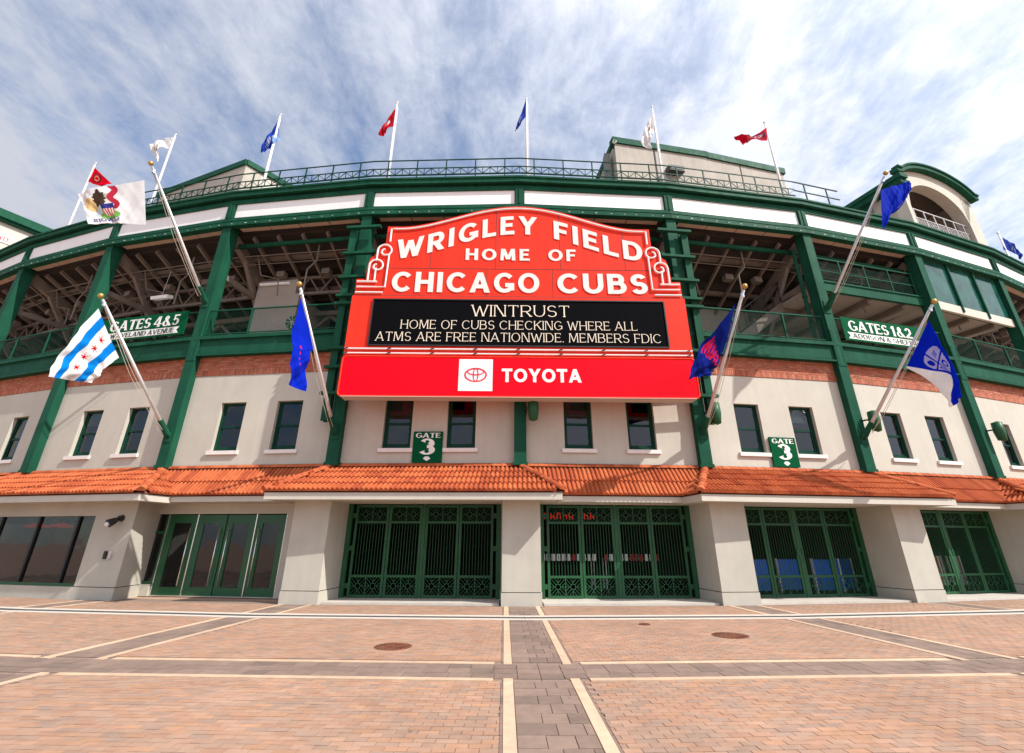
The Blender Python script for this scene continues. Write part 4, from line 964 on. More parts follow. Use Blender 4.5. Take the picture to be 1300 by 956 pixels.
for ci, what in ((0, 'small red flag with dark ringed emblem'), (1, 'small white flag over the sloping roof end'), (2, 'blue and pale blue flag'), (3, 'small red flag with white mark'),
                 (4, 'narrow blue flag above the marquee centre'), (5, 'white flag before the concrete penthouse'), (6, 'long red waving flag'), (8, 'small blue flag at the far end')):
    M = Matrix.Translation({0: (-23.87, 21.47, -0.1), 1: (-18.10, 19.54, 0.1), 2: (-11.85, 18.17, 0.05), 3: (-5.72, 17.38, 0), 4: (0.66, 17.17, 0.05), 5: (6.92, 17.54, 0), 6: (12.97, 18.48, 0), 8: (26.75, 22.08, -4.2)}[ci])
    t = ob('roof_flagpole', rp_me, None, M, 'upright white rooftop flagpole of the '+what, 'flagpole', 'flagpoles along the roof'); ob('finial', rb_me, t); ob('halyard', rh_me, t)

# ------------------------------------------------------------------ flags
def cr1(p, t_):
    n = len(p)-1
    if n == 1: return p[0].lerp(p[1], t_)
    x = min(t_*n, n-1e-6); i = int(x); f = x-i
    a = p[i-1] if i > 0 else p[0]*2-p[1]; b, c = p[i], p[i+1]; d_ = p[i+2] if i+2 <= n else p[n]*2-p[n-1]
    return 0.5*((2*b)+(c-a)*f+(2*a-5*b+4*c-d_)*f*f+(3*b-a-3*c+d_)*f*f*f)
def glyph_pts(ch):
    w_, st_ = glyph(ch, 0.16, 0.14); pts = []
    for s in st_:
        if s[0] == 'L': pts += [(s[1]+(s[3]-s[1])*k/14, s[2]+(s[4]-s[2])*k/14) for k in range(15)]
        elif s[0] == 'H': pts += [(s[1]+(s[2]-s[1])*k/8, s[3]) for k in range(9)]
        else: pts += [(s[1]+(s[3]-0.07)*math.cos(rad(s[5]+(s[6]-s[5])*k/18)), s[2]+(s[4]-0.07)*math.sin(rad(s[5]+(s[6]-s[5])*k/18))) for k in range(19)]
    return w_, pts
def ink(text, gap=0.16):
    pts = []; x = 0
    for ch in text:
        w_, p = glyph_pts(ch); pts += [(x+a, b) for a, b in p]; x += w_+gap
    W_ = x-gap
    def f(a, b, thick=0.085):     # a,b in 0..1 across the line box
        if not (-0.02 <= a <= 1.02 and -0.05 <= b <= 1.05): return False
        ax = a*W_
        return any((ax-p)*(ax-p)+(b-q)*(b-q) < thick*thick for p, q in pts)
    return f
WH, BL, SKY, RD = (0.80, 0.80, 0.80), (0.002, 0.026, 0.58), (0.002, 0.24, 0.72), (0.62, 0.001, 0.012)
def star6(dx, dy, r):
    d_ = math.hypot(dx, dy)
    if d_ > r: return False
    a = (math.atan2(dy, dx)+PI/2) % (PI/3)-PI/6
    a = abs(abs(a)-PI/6)
    return d_ < r*(0.42/(0.42+a*1.9))
def c_stars(u, v):
    for k in range(4):
        if star6((u-0.18-0.205*k)*1.5, v-0.5, 0.105): return RD
    if 0.16 < v < 0.33 or 0.67 < v < 0.84: return SKY
    return WH
il = ink('ILLINOIS')
def c_state(u, v):
    if 0.80 < v < 0.95 and 0.38 < u < 0.94 and il((u-0.40)/0.52, 1-(v-0.825)/0.105, 0.10): return (0.03, 0.03, 0.22)
    u, v = 0.60+(u-0.62)*0.86, 0.48+(v-0.46)*0.84
    # shield
    a, b = (u-0.56)/0.085, (v-0.60)/0.15
    if abs(a) < 1 and -1 < b < 1-0.5*a*a:
        if b < -0.35: return (0.04, 0.05, 0.25)
        return (0.55, 0.05, 0.05) if int((a+1)*4.5) % 2 == 0 else (0.75, 0.7, 0.62)
    # ribbon
    for k in range(16):
        t_ = k/15; ru, rv_ = 0.46-0.035*math.sin(t_*9), 0.10+0.44*t_
        if math.hypot((u-ru)*1.4, v-rv_) < 0.05: return (0.50, 0.03, 0.06)
    # bird
    if math.hypot((u-0.64)/0.09, (v-0.32)/0.16) < 1+0.10*math.sin(7*math.atan2(v-0.32, u-0.64))+0.10*math.sin(11*math.atan2(v-0.32, u-0.64)+1): return (0.09, 0.055, 0.035)
    if math.hypot((u-0.555)/0.05, (v-0.28)/0.05) < 1: return (0.5, 0.47, 0.43)
    if math.hypot((u-0.56)/0.17, (v-0.72)/0.10) < 1: return (0.22, 0.50, 0.10)
    if math.hypot((u-0.80)/0.10, (v-0.42)/0.16) < 1: return (0.72, 0.52, 0.24)
    if math.hypot((u-0.72)/0.13, (v-0.58)/0.14) < 1: return (0.62, 0.68, 0.72)
    return WH
wi = ink('WINS')
def c_wins(u, v):
    a, b = (v-0.10)/0.82, (u-0.34)/0.28       # words run down from the top edge
    return (0.62, 0.01, 0.06) if wi(a, b, 0.11) else (0.003, 0.016, 0.25)
def c_limp(u, v):
    for k in range(4):
        if math.hypot((u-0.40-0.085*k)*1.7, v-0.44-0.02*k) < 0.042-0.004*k: return (0.62, 0.02, 0.08)
    return BL
def c_quad(u, v):
    if v > 0.66: return WH if not (u > 0.78 and v < 0.86) else BL
    a, b = (u-0.42)/0.23, (v-0.34)/0.25; d_ = math.hypot(a, b)
    if d_ < 1 and abs(a) > 0.06 and abs(b) > 0.06:
        q = math.hypot(abs(a)-0.42, abs(b)-0.42)
        if a < 0 and b < 0: return BL if abs(a+0.42) < 0.2 and abs(b+0.42) < 0.2 and int((b+1)*16) % 2 else (0.45, 0.47, 0.72)
        if q < 0.25 and (q > 0.13 or a < 0): return BL
        return (0.45, 0.47, 0.72)
    return BL
def c_blue(u, v): return (0.70, 0.66, 0.55) if u > 0.97 or (u > 0.9 and v > 0.93) else (0.002, 0.024, 0.50)
def ringed(base, ring, inner):
    def f(u, v):
        d_ = math.hypot((u-0.42)*1.5, v-0.5)
        if d_ < 0.34:
            if d_ > 0.26: return ring
            if 0.12 < d_ < 0.20 and u < 0.55: return inner
        return base
    return f
c_pale = lambda u, v: (0.30, 0.46, 0.75) if (v > 0.45 and u < 0.45) else ((0.62, 0.68, 0.78) if 0.3 < v < 0.7 and 0.5 < u < 0.85 and int(u*60) % 3 == 0 else (0.015, 0.06, 0.42))
c_redm = lambda u, v: (0.62, 0.58, 0.58) if math.hypot((u-0.45)*1.4, v-0.4) < 0.2 and math.hypot((u-0.5)*1.4, v-0.4) > 0.1 else (0.50, 0.01, 0.025)
c_bluem = lambda u, v: (0.62, 0.66, 0.76) if 0.45 < u < 0.75 and 0.25 < v < 0.7 and int(u*40) % 3 == 0 else (0.02, 0.05, 0.36)
c_whitem = lambda u, v: (0.5, 0.05, 0.06) if math.hypot((u-0.38)*1.3, v-0.45) < 0.13 else WH
c_whiteb = lambda u, v: (0.45, 0.40, 0.36) if math.hypot((u-0.7)*1.3, v-0.5) < 0.16 else WH
def flag(net, colf, label, nu=110, nv=70, amp=0.05, waves=2.2, ph=0.0, group='flags on the slanted poles'):
    rows = [[Vector(p) for p in r] for r in net]; m = MB()
    def S(u, v): return cr1([cr1(r, u) for r in rows], v)
    V = [[S(i/nu, j/nv) for i in range(nu+1)] for j in range(nv+1)]
    nrm = (rows[0][-1]-rows[0][0]).cross(rows[-1][0]-rows[0][0]).normalized(); P = []
    for j in range(nv+1):
        for i in range(nu+1):
            u, v = i/nu, j/nv
            k = amp*(0.15+u)*(math.sin(2*PI*(waves*u+0.55*v)+ph)+0.45*math.sin(2*PI*(waves*2.3*u-0.9*v)+ph*2.1)+0.25*math.sin(2*PI*(waves*1.2*v+3.1*u)+ph)+0.10*math.sin(2*PI*(7.3*u+2.7*v)+ph*3)+0.07*math.sin(2*PI*(4.1*v-9.7*u)+ph))
            P.append(V[j][i]+nrm*k)
    base = sum(P, Vector())/len(P); k = len(P); th = nrm*0.006
    m.v = [tuple(p-base) for p in P]+[tuple(p-base+th) for p in P]
    W1 = nu+1
    for j in range(nv):
        for i in range(nu):
            q = (j*W1+i, (j+1)*W1+i, (j+1)*W1+i+1, j*W1+i+1); c = colf((i+0.5)/nu, (j+0.5)/nv)
            m.f.append(q); m.c.append(c); m.f.append(tuple(a+k for a in reversed(q))); m.c.append(c)
    return ob('flag', m.mesh('flag', 'flag', True), None, Matrix.Translation(base), label, 'flag', group)
FL = {
'chicago': [[(-12.57,13.09,8.1),(-12.62,12.84,7.36),(-12.66,12.62,6.53),(-12.69,12.45,5.71)],[(-12.48,13.61,7.51),(-12.51,13.41,6.99),(-12.56,13.17,6.45),(-12.59,12.99,5.81)],[(-12.37,14.17,6.92),(-12.42,13.89,6.51),(-12.44,13.8,6.27),(-12.46,13.67,5.93)]],
'cubs3': [[(-6.14,12.37,8.12),(-6.14,12.35,7.23),(-6.13,12.41,6.42),(-6.12,12.58,5.56)],[(-6.08,12.97,7.59),(-6.09,12.89,6.85),(-6.09,12.91,6.25),(-6.08,13.03,5.61)],[(-6.03,13.64,7.1),(-6.05,13.39,6.8),(-6.04,13.45,6.32),(-6.03,13.57,5.66)]],
'wins5': [[(6.74,12.99,8.28),(5.97,13.0,7.37),(5.39,13.05,6.7),(4.98,13.1,5.92)],[(6.68,13.46,7.68),(6.19,13.45,7.1),(5.79,13.4,6.63),(5.47,13.4,6.06)],[(6.63,13.96,7.18),(6.39,13.9,6.82),(6.2,13.85,6.52),(6.02,13.8,6.27)]],
'quad6': [[(13.14,13.73,8.1),(13.16,13.61,7.38),(13.18,13.53,6.45),(13.18,13.54,5.55)],[(13.01,14.33,7.44),(13.09,13.96,6.89),(13.15,13.65,6.31),(13.15,13.66,5.51)],[(12.91,14.78,6.95),(13.04,14.18,6.6),(13.16,13.64,6.21),(13.12,13.79,5.43)],[(12.91,14.79,6.9),(13.0,14.35,6.38),(13.08,13.98,5.68),(13.07,14.03,5.38)]],
'illinois': [[(-12.67,13.14,13.04),(-13.48,13.14,12.87),(-14.24,13.14,12.71),(-14.8,13.14,12.48)],[(-12.36,13.14,12.07),(-13.08,13.14,12.01),(-13.75,13.14,11.88),(-14.31,13.14,11.82)],[(-12.08,13.14,11.21),(-12.84,13.14,11.24),(-13.24,13.14,11.28),(-13.91,13.14,11.18)]],
'blue6': [[(13.21,13.77,13.31),(13.78,13.77,13.52),(14.22,13.77,13.56),(14.42,13.77,13.38)],[(12.98,13.77,12.45),(13.43,13.77,12.65),(13.71,13.77,12.58),(14.04,13.77,12.99)],[(12.77,13.77,11.58),(13.09,13.77,12.01),(13.3,13.77,12.31),(13.48,13.77,12.45)]],
'roof0': [[(-23.84,21.45,21.24),(-23.2,21.45,20.67),(-22.47,21.45,20.06)],[(-23.9,21.45,20.23),(-23.42,21.45,20.01),(-22.93,21.45,19.84)]],
'roof1': [[(-18.15,19.52,21.5),(-18.76,19.52,21.39),(-19.23,19.52,20.85)],[(-18.15,19.52,20.73),(-18.7,19.52,20.74),(-18.48,19.52,19.67)]],
'roof2': [[(-11.9,18.15,21.12),(-12.16,18.15,20.39),(-12.4,18.15,19.27)],[(-11.49,18.15,19.97),(-11.86,18.15,19.67),(-12.15,18.15,19.17)]],
'roof3': [[(-5.76,17.36,21.23),(-6.14,17.36,20.4),(-6.43,17.36,19.54)],[(-5.66,17.36,20.14),(-6.01,17.36,19.89),(-6.16,17.36,19.44)]],
'roof4': [[(0.64,17.15,21.58),(0.38,17.15,20.65),(0.11,17.15,19.64)],[(0.69,17.15,20.59),(0.42,17.15,20.14),(0.23,17.15,19.69)]],
'roof5': [[(6.88,17.52,21.08),(6.49,17.52,20.35),(6.1,17.52,19.2)],[(6.87,17.52,19.99),(6.62,17.52,19.49),(6.63,17.52,18.9)]],
'roof6': [[(12.99,18.46,21.22),(12.38,18.46,20.79),(11.84,18.46,20.69),(11.29,18.46,20.75)],[(12.86,18.46,20.37),(12.27,18.46,20.42),(11.89,18.46,20.32),(11.51,18.46,20.01)]],
'roof8': [[(26.89,22.06,17.14),(27.27,22.06,16.68),(27.57,22.06,16.07)],[(26.61,22.06,16.33),(27.06,22.06,16.18),(27.24,22.06,15.68)]],
}
flag(FL['chicago'], c_stars, 'white flag with two pale blue stripes and four red stars', amp=0.05, ph=0.6)
flag(FL['illinois'], c_state, 'white state flag with eagle, shield and red ribbon seal', 150, 100, 0.04, 1.6, 1.0)
flag(FL['cubs3'], c_limp, 'limp plain blue flag with tiny red marks hanging beside the marquee', amp=0.06, waves=1.2, ph=2.0)
flag(FL['wins5'], c_wins, 'dark blue flag with large red letters overlapping the marquee corner', 150, 100, 0.06, 1.4, 0.4)
flag(FL['quad6'], c_quad, 'blue and white flag with quartered round emblem', amp=0.05, waves=1.5, ph=1.4)
flag(FL['blue6'], c_blue, 'plain royal blue flag curling below the upper pole by the arched pavilion', amp=0.13, waves=1.1, ph=0.2)
RG = 'small flags along the roof'
flag(FL['roof0'], ringed(RD, (0.02, 0.02, 0.05), (0.6, 0.3, 0.2)), 'small red flag with dark ringed emblem above the white state flag', 50, 30, 0.04, 1.5, 0, RG)
flag(FL['roof1'], c_whiteb, 'small white flag above the sloping roof end', 50, 30, 0.08, 1.3, 1, RG)
flag(FL['roof2'], c_pale, 'blue flag with pale blue patch on the roof', 50, 30, 0.08, 1.3, 2, RG)
flag(FL['roof3'], c_redm, 'small drooping red flag with white mark on the roof', 50, 30, 0.06, 1.5, 0.3, RG)
flag(FL['roof4'], c_bluem, 'narrow blue flag above the centre of the marquee', 50, 30, 0.06, 1.5, 0.9, RG)
flag(FL['roof5'], c_whitem, 'white flag hanging before the concrete penthouse', 50, 30, 0.08, 1.2, 1.7, RG)
flag(FL['roof6'], lambda u, v: (0.62, 0.10, 0.10) if 0.48 < u < 0.68 else ringed((0.60, 0.006, 0.03), (0.05, 0.04, 0.12), (0.6, 0.6, 0.65))(u+0.15, v), 'long red flag streaming above the penthouse end', 60, 30, 0.10, 1.6, 0.5, RG)
flag(FL['roof8'], c_bluem, 'small blue flag at the far end of the roof by the arched pavilion', 50, 30, 0.06, 1.5, 0.1, RG)

# ------------------------------------------------------------------ buildings on the roof
def wallprism(pts, z0, z1):   # plan outline, counter-clockwise
    return MB().plan(pts, z0, z1)
ph_ = ob('penthouse', None, None, Matrix.Translation((12, 24, 15.5)), 'grey concrete rooftop penthouse with green parapet behind the roof railing', 'building')
A0, A1, A2 = (6.35, 22.9), (12.6, 24.1), (18.2, 25.5)
pts = [A0, A1, A2, (17.4, 31), (11.5, 30), (5.6, 28.5)]
ob('wall', wallprism(pts, 15, 24.65).mesh('wall', 'concrete'), ph_, ID)
def band_along(p, q, z0, z1, d0, d1, m, name, par):
    p, q = Vector((*p, 0)), Vector((*q, 0)); d = (q-p).normalized(); n_ = Vector((d.y, -d.x, 0))
    c = [p+n_*d1, q+n_*d1, q+n_*d0, p+n_*d0]
    ob(name, MB().plan([(v.x, v.y) for v in c], z0, z1).mesh(name, m), par, ID)
band_along((6.2, 22.87), A1, 24.6, 25.05, -0.4, 0.12, 'green', 'parapet', ph_); band_along(A1, (18.35, 25.54), 24.55, 25.0, -0.4, 0.12, 'green', 'parapet', ph_)
band_along(A0, (5.6, 28.5), 24.62, 25.02, -0.1, 0.4, 'green', 'parapet', ph_)
band_along((8.9, 23.39), (8.98, 23.405), 15, 24.6, -0.1, 0.03, 'joint', 'panel_joint', ph_); band_along((14.9, 24.67), (14.96, 24.69), 15, 24.5, -0.1, 0.02, 'joint', 'panel_joint', ph_)
ob('corner_duct', B(5.75, 6.1, 23.3, 23.8, 15, 24.2).mesh('corner_duct', 'roofgrey'), ph_, ID)
dcol = Vector((A1[0]-A0[0], A1[1]-A0[1], 0)).normalized(); ang = math.atan2(dcol.y, dcol.x)
fldM = Matrix.Translation((10.0, 23.55, 22.6)) @ Matrix.Rotation(ang, 4, 'Z')
fl_ = ob('floodlight', MB().add([(-0.5,-0.55,0),(0.5,-0.55,0),(0.5,0,0.05),(-0.5,0,0.05),(-0.5,-0.5,0.42),(0.5,-0.5,0.42),(0.5,0,0.5),(-0.5,0,0.5)], [(0,3,2,1),(4,5,6,7),(0,1,5,4),(1,2,6,5),(2,3,7,6),(3,0,4,7)]).mesh('floodlight', 'black'), None, fldM, 'dark box floodlight on the concrete penthouse wall', 'floodlight')
ob('louvre', B(-0.45, 0.45, -0.57, -0.55, 0.06, 0.36).mesh('louvre', 'roofgrey'), fl_)
for x, y, z, lab in ((6.25, 22.75, 24.35, 'round security camera at the top corner of the penthouse'), (9.1, 23.3, 20.9, 'security camera low on the penthouse wall nearest the panel joint'), (10.0, 23.45, 20.95, 'security camera low on the penthouse wall behind the white flag pole'), (12.2, 23.9, 20.9, 'security camera low on the penthouse wall beyond the white flag pole')):
    M = Matrix.Translation((x, y, z)); c = ob('security_camera', MB().ball((0, -0.25, 0), 0.13, 10, 6).mesh('security_camera', 'whiteplastic', True), None, M, lab, 'camera', 'security cameras on the penthouse')
    ob('bracket', MB().tube([(0, -0.2, 0), (0, 0.0, -0.15), (0, 0.15, -0.2)], 0.05, 8).mesh('bracket', 'black'), c); ob('lens', MB().tube([(0, -0.36, -0.03), (0, -0.39, -0.035)], 0.06, 8).mesh('lens', 'black'), c)
wd_ = ob('roof_block', None, None, Matrix.Translation((-20, 25.5, 15.5)), 'grey rooftop block with sloping green edge behind the left-hand roof railing', 'building')
Pq, Qq, Rq = (-16.95, 23.9), (-24.8, 27.1), (-16.35, 24.7)
ob('wall', wallprism([Qq, Pq, Rq, (-23.6, 30)], 15, 23.75).mesh('wall', 'concrete'), wd_, ID)
band_along(Qq, Pq, 23.7, 24.1, -0.35, 0.12, 'green', 'parapet', wd_); band_along(Pq, (-14.6, 26.9), 23.7, 24.08, -0.35, 0.12, 'green', 'parapet', wd_)
ob('side_wall', wallprism([(-16.95, 23.95), (-14.7, 26.85), (-16, 28), (-17.4, 25)], 15, 23.7).mesh('side_wall', 'trim'), wd_, ID)
ob('plant_box', B(-14.6, -10.6, 22.9, 24.5, 15, 20.4).mesh('plant_box', 'green'), wd_, ID); ob('vent_pipe', MB().tube([(-11.9, 22.6, 19.3), (-11.6, 22.5, 20.2), (-11.1, 22.45, 20.6), (-10.7, 22.45, 20.2)], 0.22, 10).mesh('vent_pipe', 'whiteplastic', True), wd_, ID)
# pavilion with an arched opening
M7 = bayM(7)
av = ob('arched_pavilion', None, None, M7 @ Matrix.Translation((10, 4, 15.5)), 'cream rooftop pavilion with green curved roof edge and wide arched opening', 'building')
def arch_z(x, z0, rise, xc, hw): return z0+rise*math.sqrt(max(0, 1-((x-xc)/hw)**2))
XA, XB = 6.55, 14.3; XC = (XA+XB)/2; HW = (XB-XA)/2
m = MB(); n = 24; xa, xb = XA+0.35, XB-1.15
outer = [(XA+(XB-XA)*k/n, arch_z(XA+(XB-XA)*k/n, 23.7, 2.05, XC, HW*1.12)) for k in range(n+1)]
inner = [(xa+(xb-xa)*k/n, arch_z(xa+(xb-xa)*k/n, 22.3, 2.35, (xa+xb)/2, (xb-xa)/2)) for k in range(n+1)]
for k in range(n):
    m.poly([inner[k], inner[k+1], outer[k+1], outer[k]], 4.0, 4.7)
m.box(XA, xa, 4.0, 4.7, 15, outer[0][1]); m.box(xb, XB, 4.0, 4.7, 15, outer[-1][1]); m.box(xa, xb, 4.0, 4.5, 15, 20.1)
for s_, p in ((0, outer[0]), (1, outer[-1])): pass
ob('arch_wall', m.mesh('arch_wall', 'stucco'), av, M7)
tr_ = [(x, 3.85, z+0.15) for x, z in outer]; tr_ = [(XA-0.45, 3.85, outer[0][1]+0.15)]+tr_+[(XB+0.45, 3.85, outer[-1][1]+0.12)]
m = MB()
for p, q in zip(tr_, tr_[1:]): m.beam(p, (q[0]+(q[0]-p[0])*0.02, q[1], q[2]), 0.5, 0.30); m.beam((p[0], p[1]-0.12, p[2]+0.2), (q[0], q[1]-0.12, q[2]+0.2), 0.45, 0.12)
ob('curved_eave', m.mesh('curved_eave', 'green'), av, M7)
# vaulted roof and back
m = MB()
for k in range(n):
    (xa_, za_), (xb_, zb_) = outer[k], outer[k+1]
    m.add([(xa_, 4.2, za_+0.1), (xb_, 4.2, zb_+0.1), (xb_, 7.2, zb_+0.1), (xa_, 7.2, za_+0.1)], [(0,1,2,3)])
ob('vault', m.mesh('vault', 'beam'), av, M7)
ob('back_wall', MB().poly([(XA+0.36, 15), (XB-0.36, 15)]+[(x, z) for x, z in reversed(outer) if XA+0.36 < x < XB-0.36], 7.0, 7.2).mesh('back_wall', 'taupe'), av, M7)
m = MB(); m.box(XA, XA+0.35, 4.7, 10, 15, 23.61); ob('side_wall', m.mesh('side_wall', 'concrete'), av, M7); ob('side_wall', B(XB-0.35, XB, 4.7, 12, 15, 24.75).mesh('side_wall', 'taupe'), av, M7)
ob('side_eave', B(XA-0.6, XA+0.35, 3.6, 13, 23.6, 23.95).box(XA-0.75, XA, 3.45, 13, 23.95, 24.25).mesh('side_eave', 'green'), av, M7)
ob('side_post', B(XA-0.12, XA-0.002, 6.0, 6.5, 15, 23.6).mesh('side_post', 'green'), av, M7)
for k in range(6):
    x = xa+(xb-xa)*(k+0.5)/6; ob('rail_post', B(x-0.03, x+0.03, 4.2, 4.26, 20.1, 22.3).mesh('rail_post', 'steel'), av, M7)
ob('guard_rail', B(xa, xb, 4.2, 4.26, 22.25, 22.31).box(xa, xb, 4.2, 4.26, 21.55, 21.6).mesh('guard_rail', 'steel'), av, M7)
wm2 = MB(); k = 0; X0_, X1_, Z0_, Z1_ = xa, xb, 20.1, 21.55; hz2 = Z1_-Z0_
while k*0.16 < (X1_-X0_)+hz2:
    for sg in (1, -1):
        a = X0_+k*0.16-hz2; b = X0_+k*0.16; za, zb = Z0_, Z1_
        if a < X0_: za = Z0_+(X0_-a); a = X0_
        if b > X1_: zb = Z1_-(b-X1_); b = X1_
        if b-a > 0.01:
            if sg == 1: wm2.beam((a, 4.23, za), (b, 4.23, zb), 0.016, 0.016, (0,1,0))
            else: wm2.beam((a, 4.24, Z1_+Z0_-za), (b, 4.24, Z1_+Z0_-zb), 0.016, 0.016, (0,1,0))
    k += 1
ob('wire_mesh', wm2.mesh('wire_mesh', 'steel'), av, M7)['kind'] = 'stuff'
def exit_sign(M, label):
    t = ob('exit_sign', B(-0.55, 0.55, 0, 0.06, 0, 0.55).mesh('exit_sign', 'whiteplastic'), None, M, label, 'sign', 'exit signs on the rooftop pavilions')
    ob('lettering', line_mesh('EXIT', -0.42, 0.42, 0.12, 0.32, 0.2, 0.16, 0.006).mesh('lettering', 'logo_red'), t)['kind'] = 'stuff'
exit_sign(M7 @ Matrix.Translation((XA-0.08, 7.2, 21.2)) @ Matrix.Rotation(-PI/2, 4, 'Z') @ Matrix.Scale(0.8, 4), 'white sign with red letters on the side of the arched pavilion')
# pavilion cut by the frame
lv = ob('panelled_pavilion', None, None, Matrix.Translation((-40, 30, 15.5)), 'cream panelled pavilion with green posts and green sloping eave at the roof end', 'building')
Pl, Ql = Vector((-38.6, 27.5, 0)), Vector((-36.0, 32.0, 0)); dl = (Ql-Pl).normalized(); nl = Vector((dl.y, -dl.x, 0))
def lvp(name, s0, s1, z0, z1, d0, d1, m):
    c = [Pl+dl*s0+nl*d1, Pl+dl*s1+nl*d1, Pl+dl*s1+nl*d0, Pl+dl*s0+nl*d0]; ob(name, MB().plan([(v.x, v.y) for v in c], z0, z1).mesh(name, m), lv, ID)
lvp('wall', -4, 8, 10, 23.4, -2, 0, 'trim'); lvp('eave', -4.2, 9, 23.4, 24.0, -1, 0.5, 'green'); lvp('eave_trim', -4.2, 9, 23.2, 23.38, -0.2, 0.3, 'green')
for s0 in (-2.6, 1.2, 4.2): lvp('post', s0, s0+0.45, 10, 23.2, -0.1, 0.12, 'green')
an = math.atan2(dl.y, dl.x); cp_ = Pl+dl*2.4+nl*0.06
exit_sign(Matrix.Translation((cp_.x, cp_.y, 21.7)) @ Matrix.Rotation(an, 4, 'Z'), 'white sign with red letters on the panelled pavilion wall')

# ------------------------------------------------------------------ small fittings
spk = MB().tube([(0, -0.28, -0.36), (0, -0.30, -0.34), (0, -0.30, 0.0), (0, -0.30, 0.34), (0, -0.28, 0.36)], [0.05, 0.14, 0.185, 0.17, 0.05], 12)
spk_me = spk.mesh('loudspeaker', 'green_gate', True); spb_me = MB().tube([(-0.26, 0.06, 0.05), (-0.26, -0.2, 0.05), (0, -0.30, 0.05)], 0.03, 6).box(-0.32, -0.2, 0.0, 0.06, -0.1, 0.2).mesh('bracket', 'black')
for ci, lab in ((4, 'green rounded loudspeaker on the centre column under the marquee'), (5, 'green rounded loudspeaker on the column behind the flag with red letters'), (6, 'green rounded loudspeaker on the column behind the emblem flag pole'), (7, 'green rounded loudspeaker on the last column with windows beyond')):
    M = colM(ci) @ Matrix.Translation((0.42, 0.05, 5.62)); t = ob('loudspeaker', spk_me, None, M, lab, 'loudspeaker', 'loudspeakers on the columns'); ob('bracket', spb_me, t)
lM = M1 @ Matrix.Translation((3.02, -FO, 2.20))
t = ob('wall_lamp', MB().tube([(0, -0.12, 0.02), (0, -0.2, -0.02), (-0.05, -0.36, -0.12)], [0.05, 0.09, 0.13], 10).mesh('wall_lamp', 'black'), None, lM, 'black wall lamp on the shop front pier', 'lamp')
ob('mount', MB().tube([(0, 0.01, 0.05), (0, -0.12, 0.04)], [0.10, 0.08], 10).mesh('mount', 'black'), t); ob('bulb', MB().ball((-0.055, -0.38, -0.14), 0.07, 8, 5).mesh('bulb', 'whiteplastic', True), t)
for x, mname, lab in ((2.80, 'black', 'small black wall plate under the lamp'), (2.99, 'steel', 'small grey wall plate under the lamp')):
    t = ob('wall_plate', B(-0.06, 0.06, -0.035, 0, -0.11, 0.11).mesh('wall_plate', mname), None, M1 @ Matrix.Translation((x, -FO, 1.2)), lab, 'plate', 'plates on the shop front pier')
    ob('cover', B(-0.045, 0.045, -0.045, -0.035, -0.08, 0.08).mesh('cover', mname), t)
# hanging light in the concourse
t = ob('hanging_light', B(-0.45, 0.45, -0.15, 0.15, 0, 0.14).mesh('hanging_light', 'lampwhite'), None, bayM(1) @ Matrix.Translation((-1.0, 1.4, 11.5)) @ Matrix.Rotation(0.3, 4, 'X'), 'white box light hanging in the concourse above the gates 4 and 5 banner', 'light')
ob('hanger', MB().tube([(0, 0, 0.14), (0.15, 0.3, 1.3)], 0.01, 5).mesh('hanger', 'steel'), t)
fan = ob('wall_fan', MB().tube([(0, -0.05, 0), (0, 0.12, 0)], 0.28, 16).mesh('wall_fan', 'green_gate'), None, bayM(2) @ Matrix.Translation((0.35, 0.6, 9.38)), 'round dark fan behind the concourse railing', 'fan')
fb = MB()
for k in range(8): a = 2*PI*k/8; fb.beam((0, -0.07, 0), (0.26*math.cos(a), -0.07, 0.26*math.sin(a)), 0.02, 0.02, (0,1,0))
ob('grille', fb.mesh('grille', 'steel'), fan)
# things inside the halls
M5 = bayM(5)
for x, y, wd2, lab in ((-1.55, 2.0, 1.0, 'blue folding barrier nearest the pillar inside the gate'), (-0.2, 2.2, 0.9, 'blue barrier with white posts in the middle of the gate'), (0.95, 1.9, 1.0, 'wide blue barrier inside the gate between two white posts'), (2.0, 2.3, 0.6, 'narrow blue barrier at the far end of the gate')):
    M = M5 @ Matrix.Translation((x+0.45, y-0.75, 0.05)); t = ob('crowd_barrier', B(-wd2/2, wd2/2, 0, 0.05, 0.12, 1.05).mesh('crowd_barrier', 'blueplastic'), None, M, lab, 'barrier', 'blue barriers stored behind the gate')
    for s in (-1, 1): ob('post', B(s*wd2/2-0.025, s*wd2/2+0.025, -0.03, 0.08, 0, 1.08).mesh('post', 'whiteplastic'), t)
    ob('foot', B(-wd2/2, wd2/2, -0.25, 0.3, 0, 0.04).mesh('foot', 'black'), t)
    ob('rib', B(-wd2/2+0.05, wd2/2-0.05, -0.02, 0, 0.35, 0.4).box(-wd2/2+0.05, wd2/2-0.05, -0.02, 0, 0.75, 0.8).mesh('rib', 'blueplastic'), t)
M4 = bayM(4); rnd_ = random.Random(5)
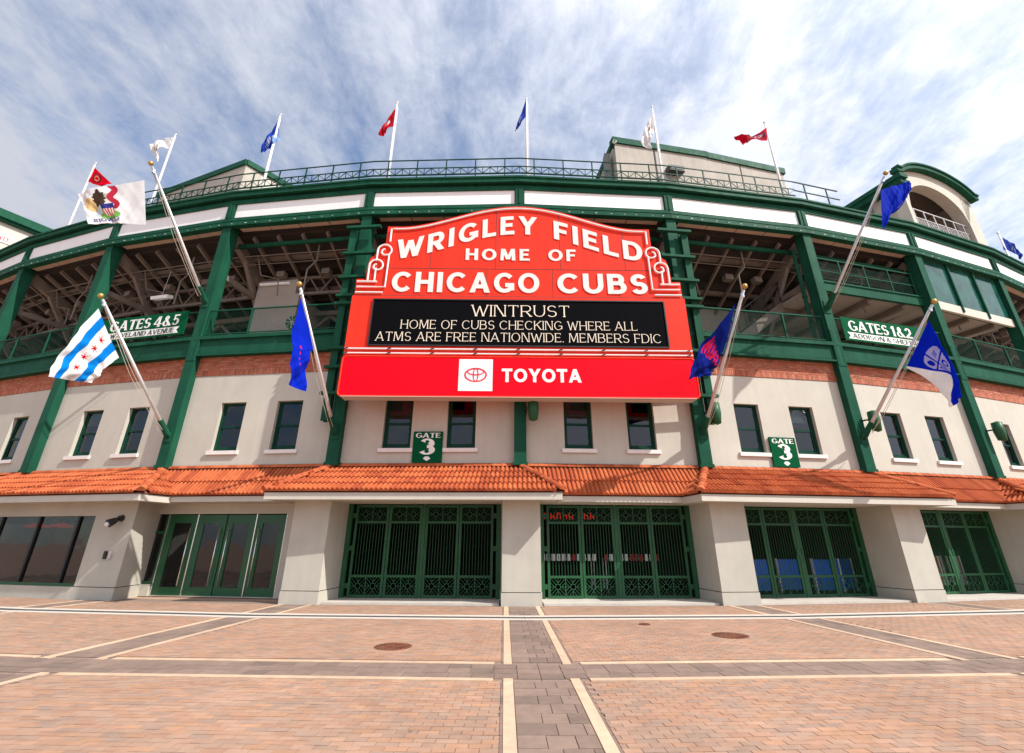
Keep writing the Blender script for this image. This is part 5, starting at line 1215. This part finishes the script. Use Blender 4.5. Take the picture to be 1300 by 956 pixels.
for k, (x, lab) in enumerate(((-1.0, 'long table with white and red place cards behind the gate left of centre'), (1.35, 'long table with white and red place cards behind the gate right of centre'))):
    M = M4 @ Matrix.Translation((x, 4.0, 0.03)); t = ob('folding_table', B(-1.05, 1.05, -0.3, 0.3, 1.0, 1.04).mesh('folding_table', 'taupe'), None, M, lab, 'table', 'tables behind the gate')
    for sx in (-0.95, 0.95):
        for sy in (-0.24, 0.24): ob('leg', B(sx-0.02, sx+0.02, sy-0.02, sy+0.02, 0, 1.0).mesh('leg', 'steel'), t)
    for q in range(11):
        xx = -1.0+q*0.19; red = rnd_.random() < 0.3
        ob('card', B(xx, xx+0.13, -0.31, -0.305, 0.95, 1.18).mesh('card', 'logo_red' if red else 'lampwhite'), t)
rs_ = ob('neon_letters', B(-2.3, -0.4, 0.03, 0.05, -0.02, 0.0).mesh('neon_letters', 'black'), None, M4 @ Matrix.Translation((0.15, 3.2, 2.40)), 'red glowing letters high in the hall behind the pierced gate panels', 'sign')
nl_ = MB()
for q in range(9):
    x = -2.3+q*0.23+(0.1 if q > 5 else 0)
    nl_.box(x, x+0.03, 0, 0.02, 0.0, 0.22); nl_.box(x+0.03, x+0.14, 0, 0.02, 0.19-0.06*(q % 3), 0.22-0.06*(q % 3)); nl_.box(x+0.12, x+0.15, 0, 0.02, 0.0, 0.16)
ob('glow_strokes', nl_.mesh('glow_strokes', 'redglow'), rs_)
M6 = bayM(6)
for x, lab in ((0.35, 'striped white and brown board leaning inside the last gate'), (1.3, 'striped white board at the end inside the last gate')):
    t = ob('display_board', B(-0.35, 0.35, 0, 0.04, 0.15, 1.15).mesh('display_board', 'whiteplastic'), None, M6 @ Matrix.Translation((x+0.9, 2.0, 0.03)), lab, 'board', 'boards inside the last gate')
    ob('stripe', B(-0.2, -0.12, -0.01, 0, 0.15, 1.15).box(0.02, 0.1, -0.01, 0, 0.15, 1.15).box(0.2, 0.26, -0.01, 0, 0.15, 1.15).mesh('stripe', 'brick'), t)
for i, x, z in ((3, 0.75, 2.5), (5, 0.6, 2.66), (5, -0.4, 2.55), (4, 1.9, 2.62)):
    pass
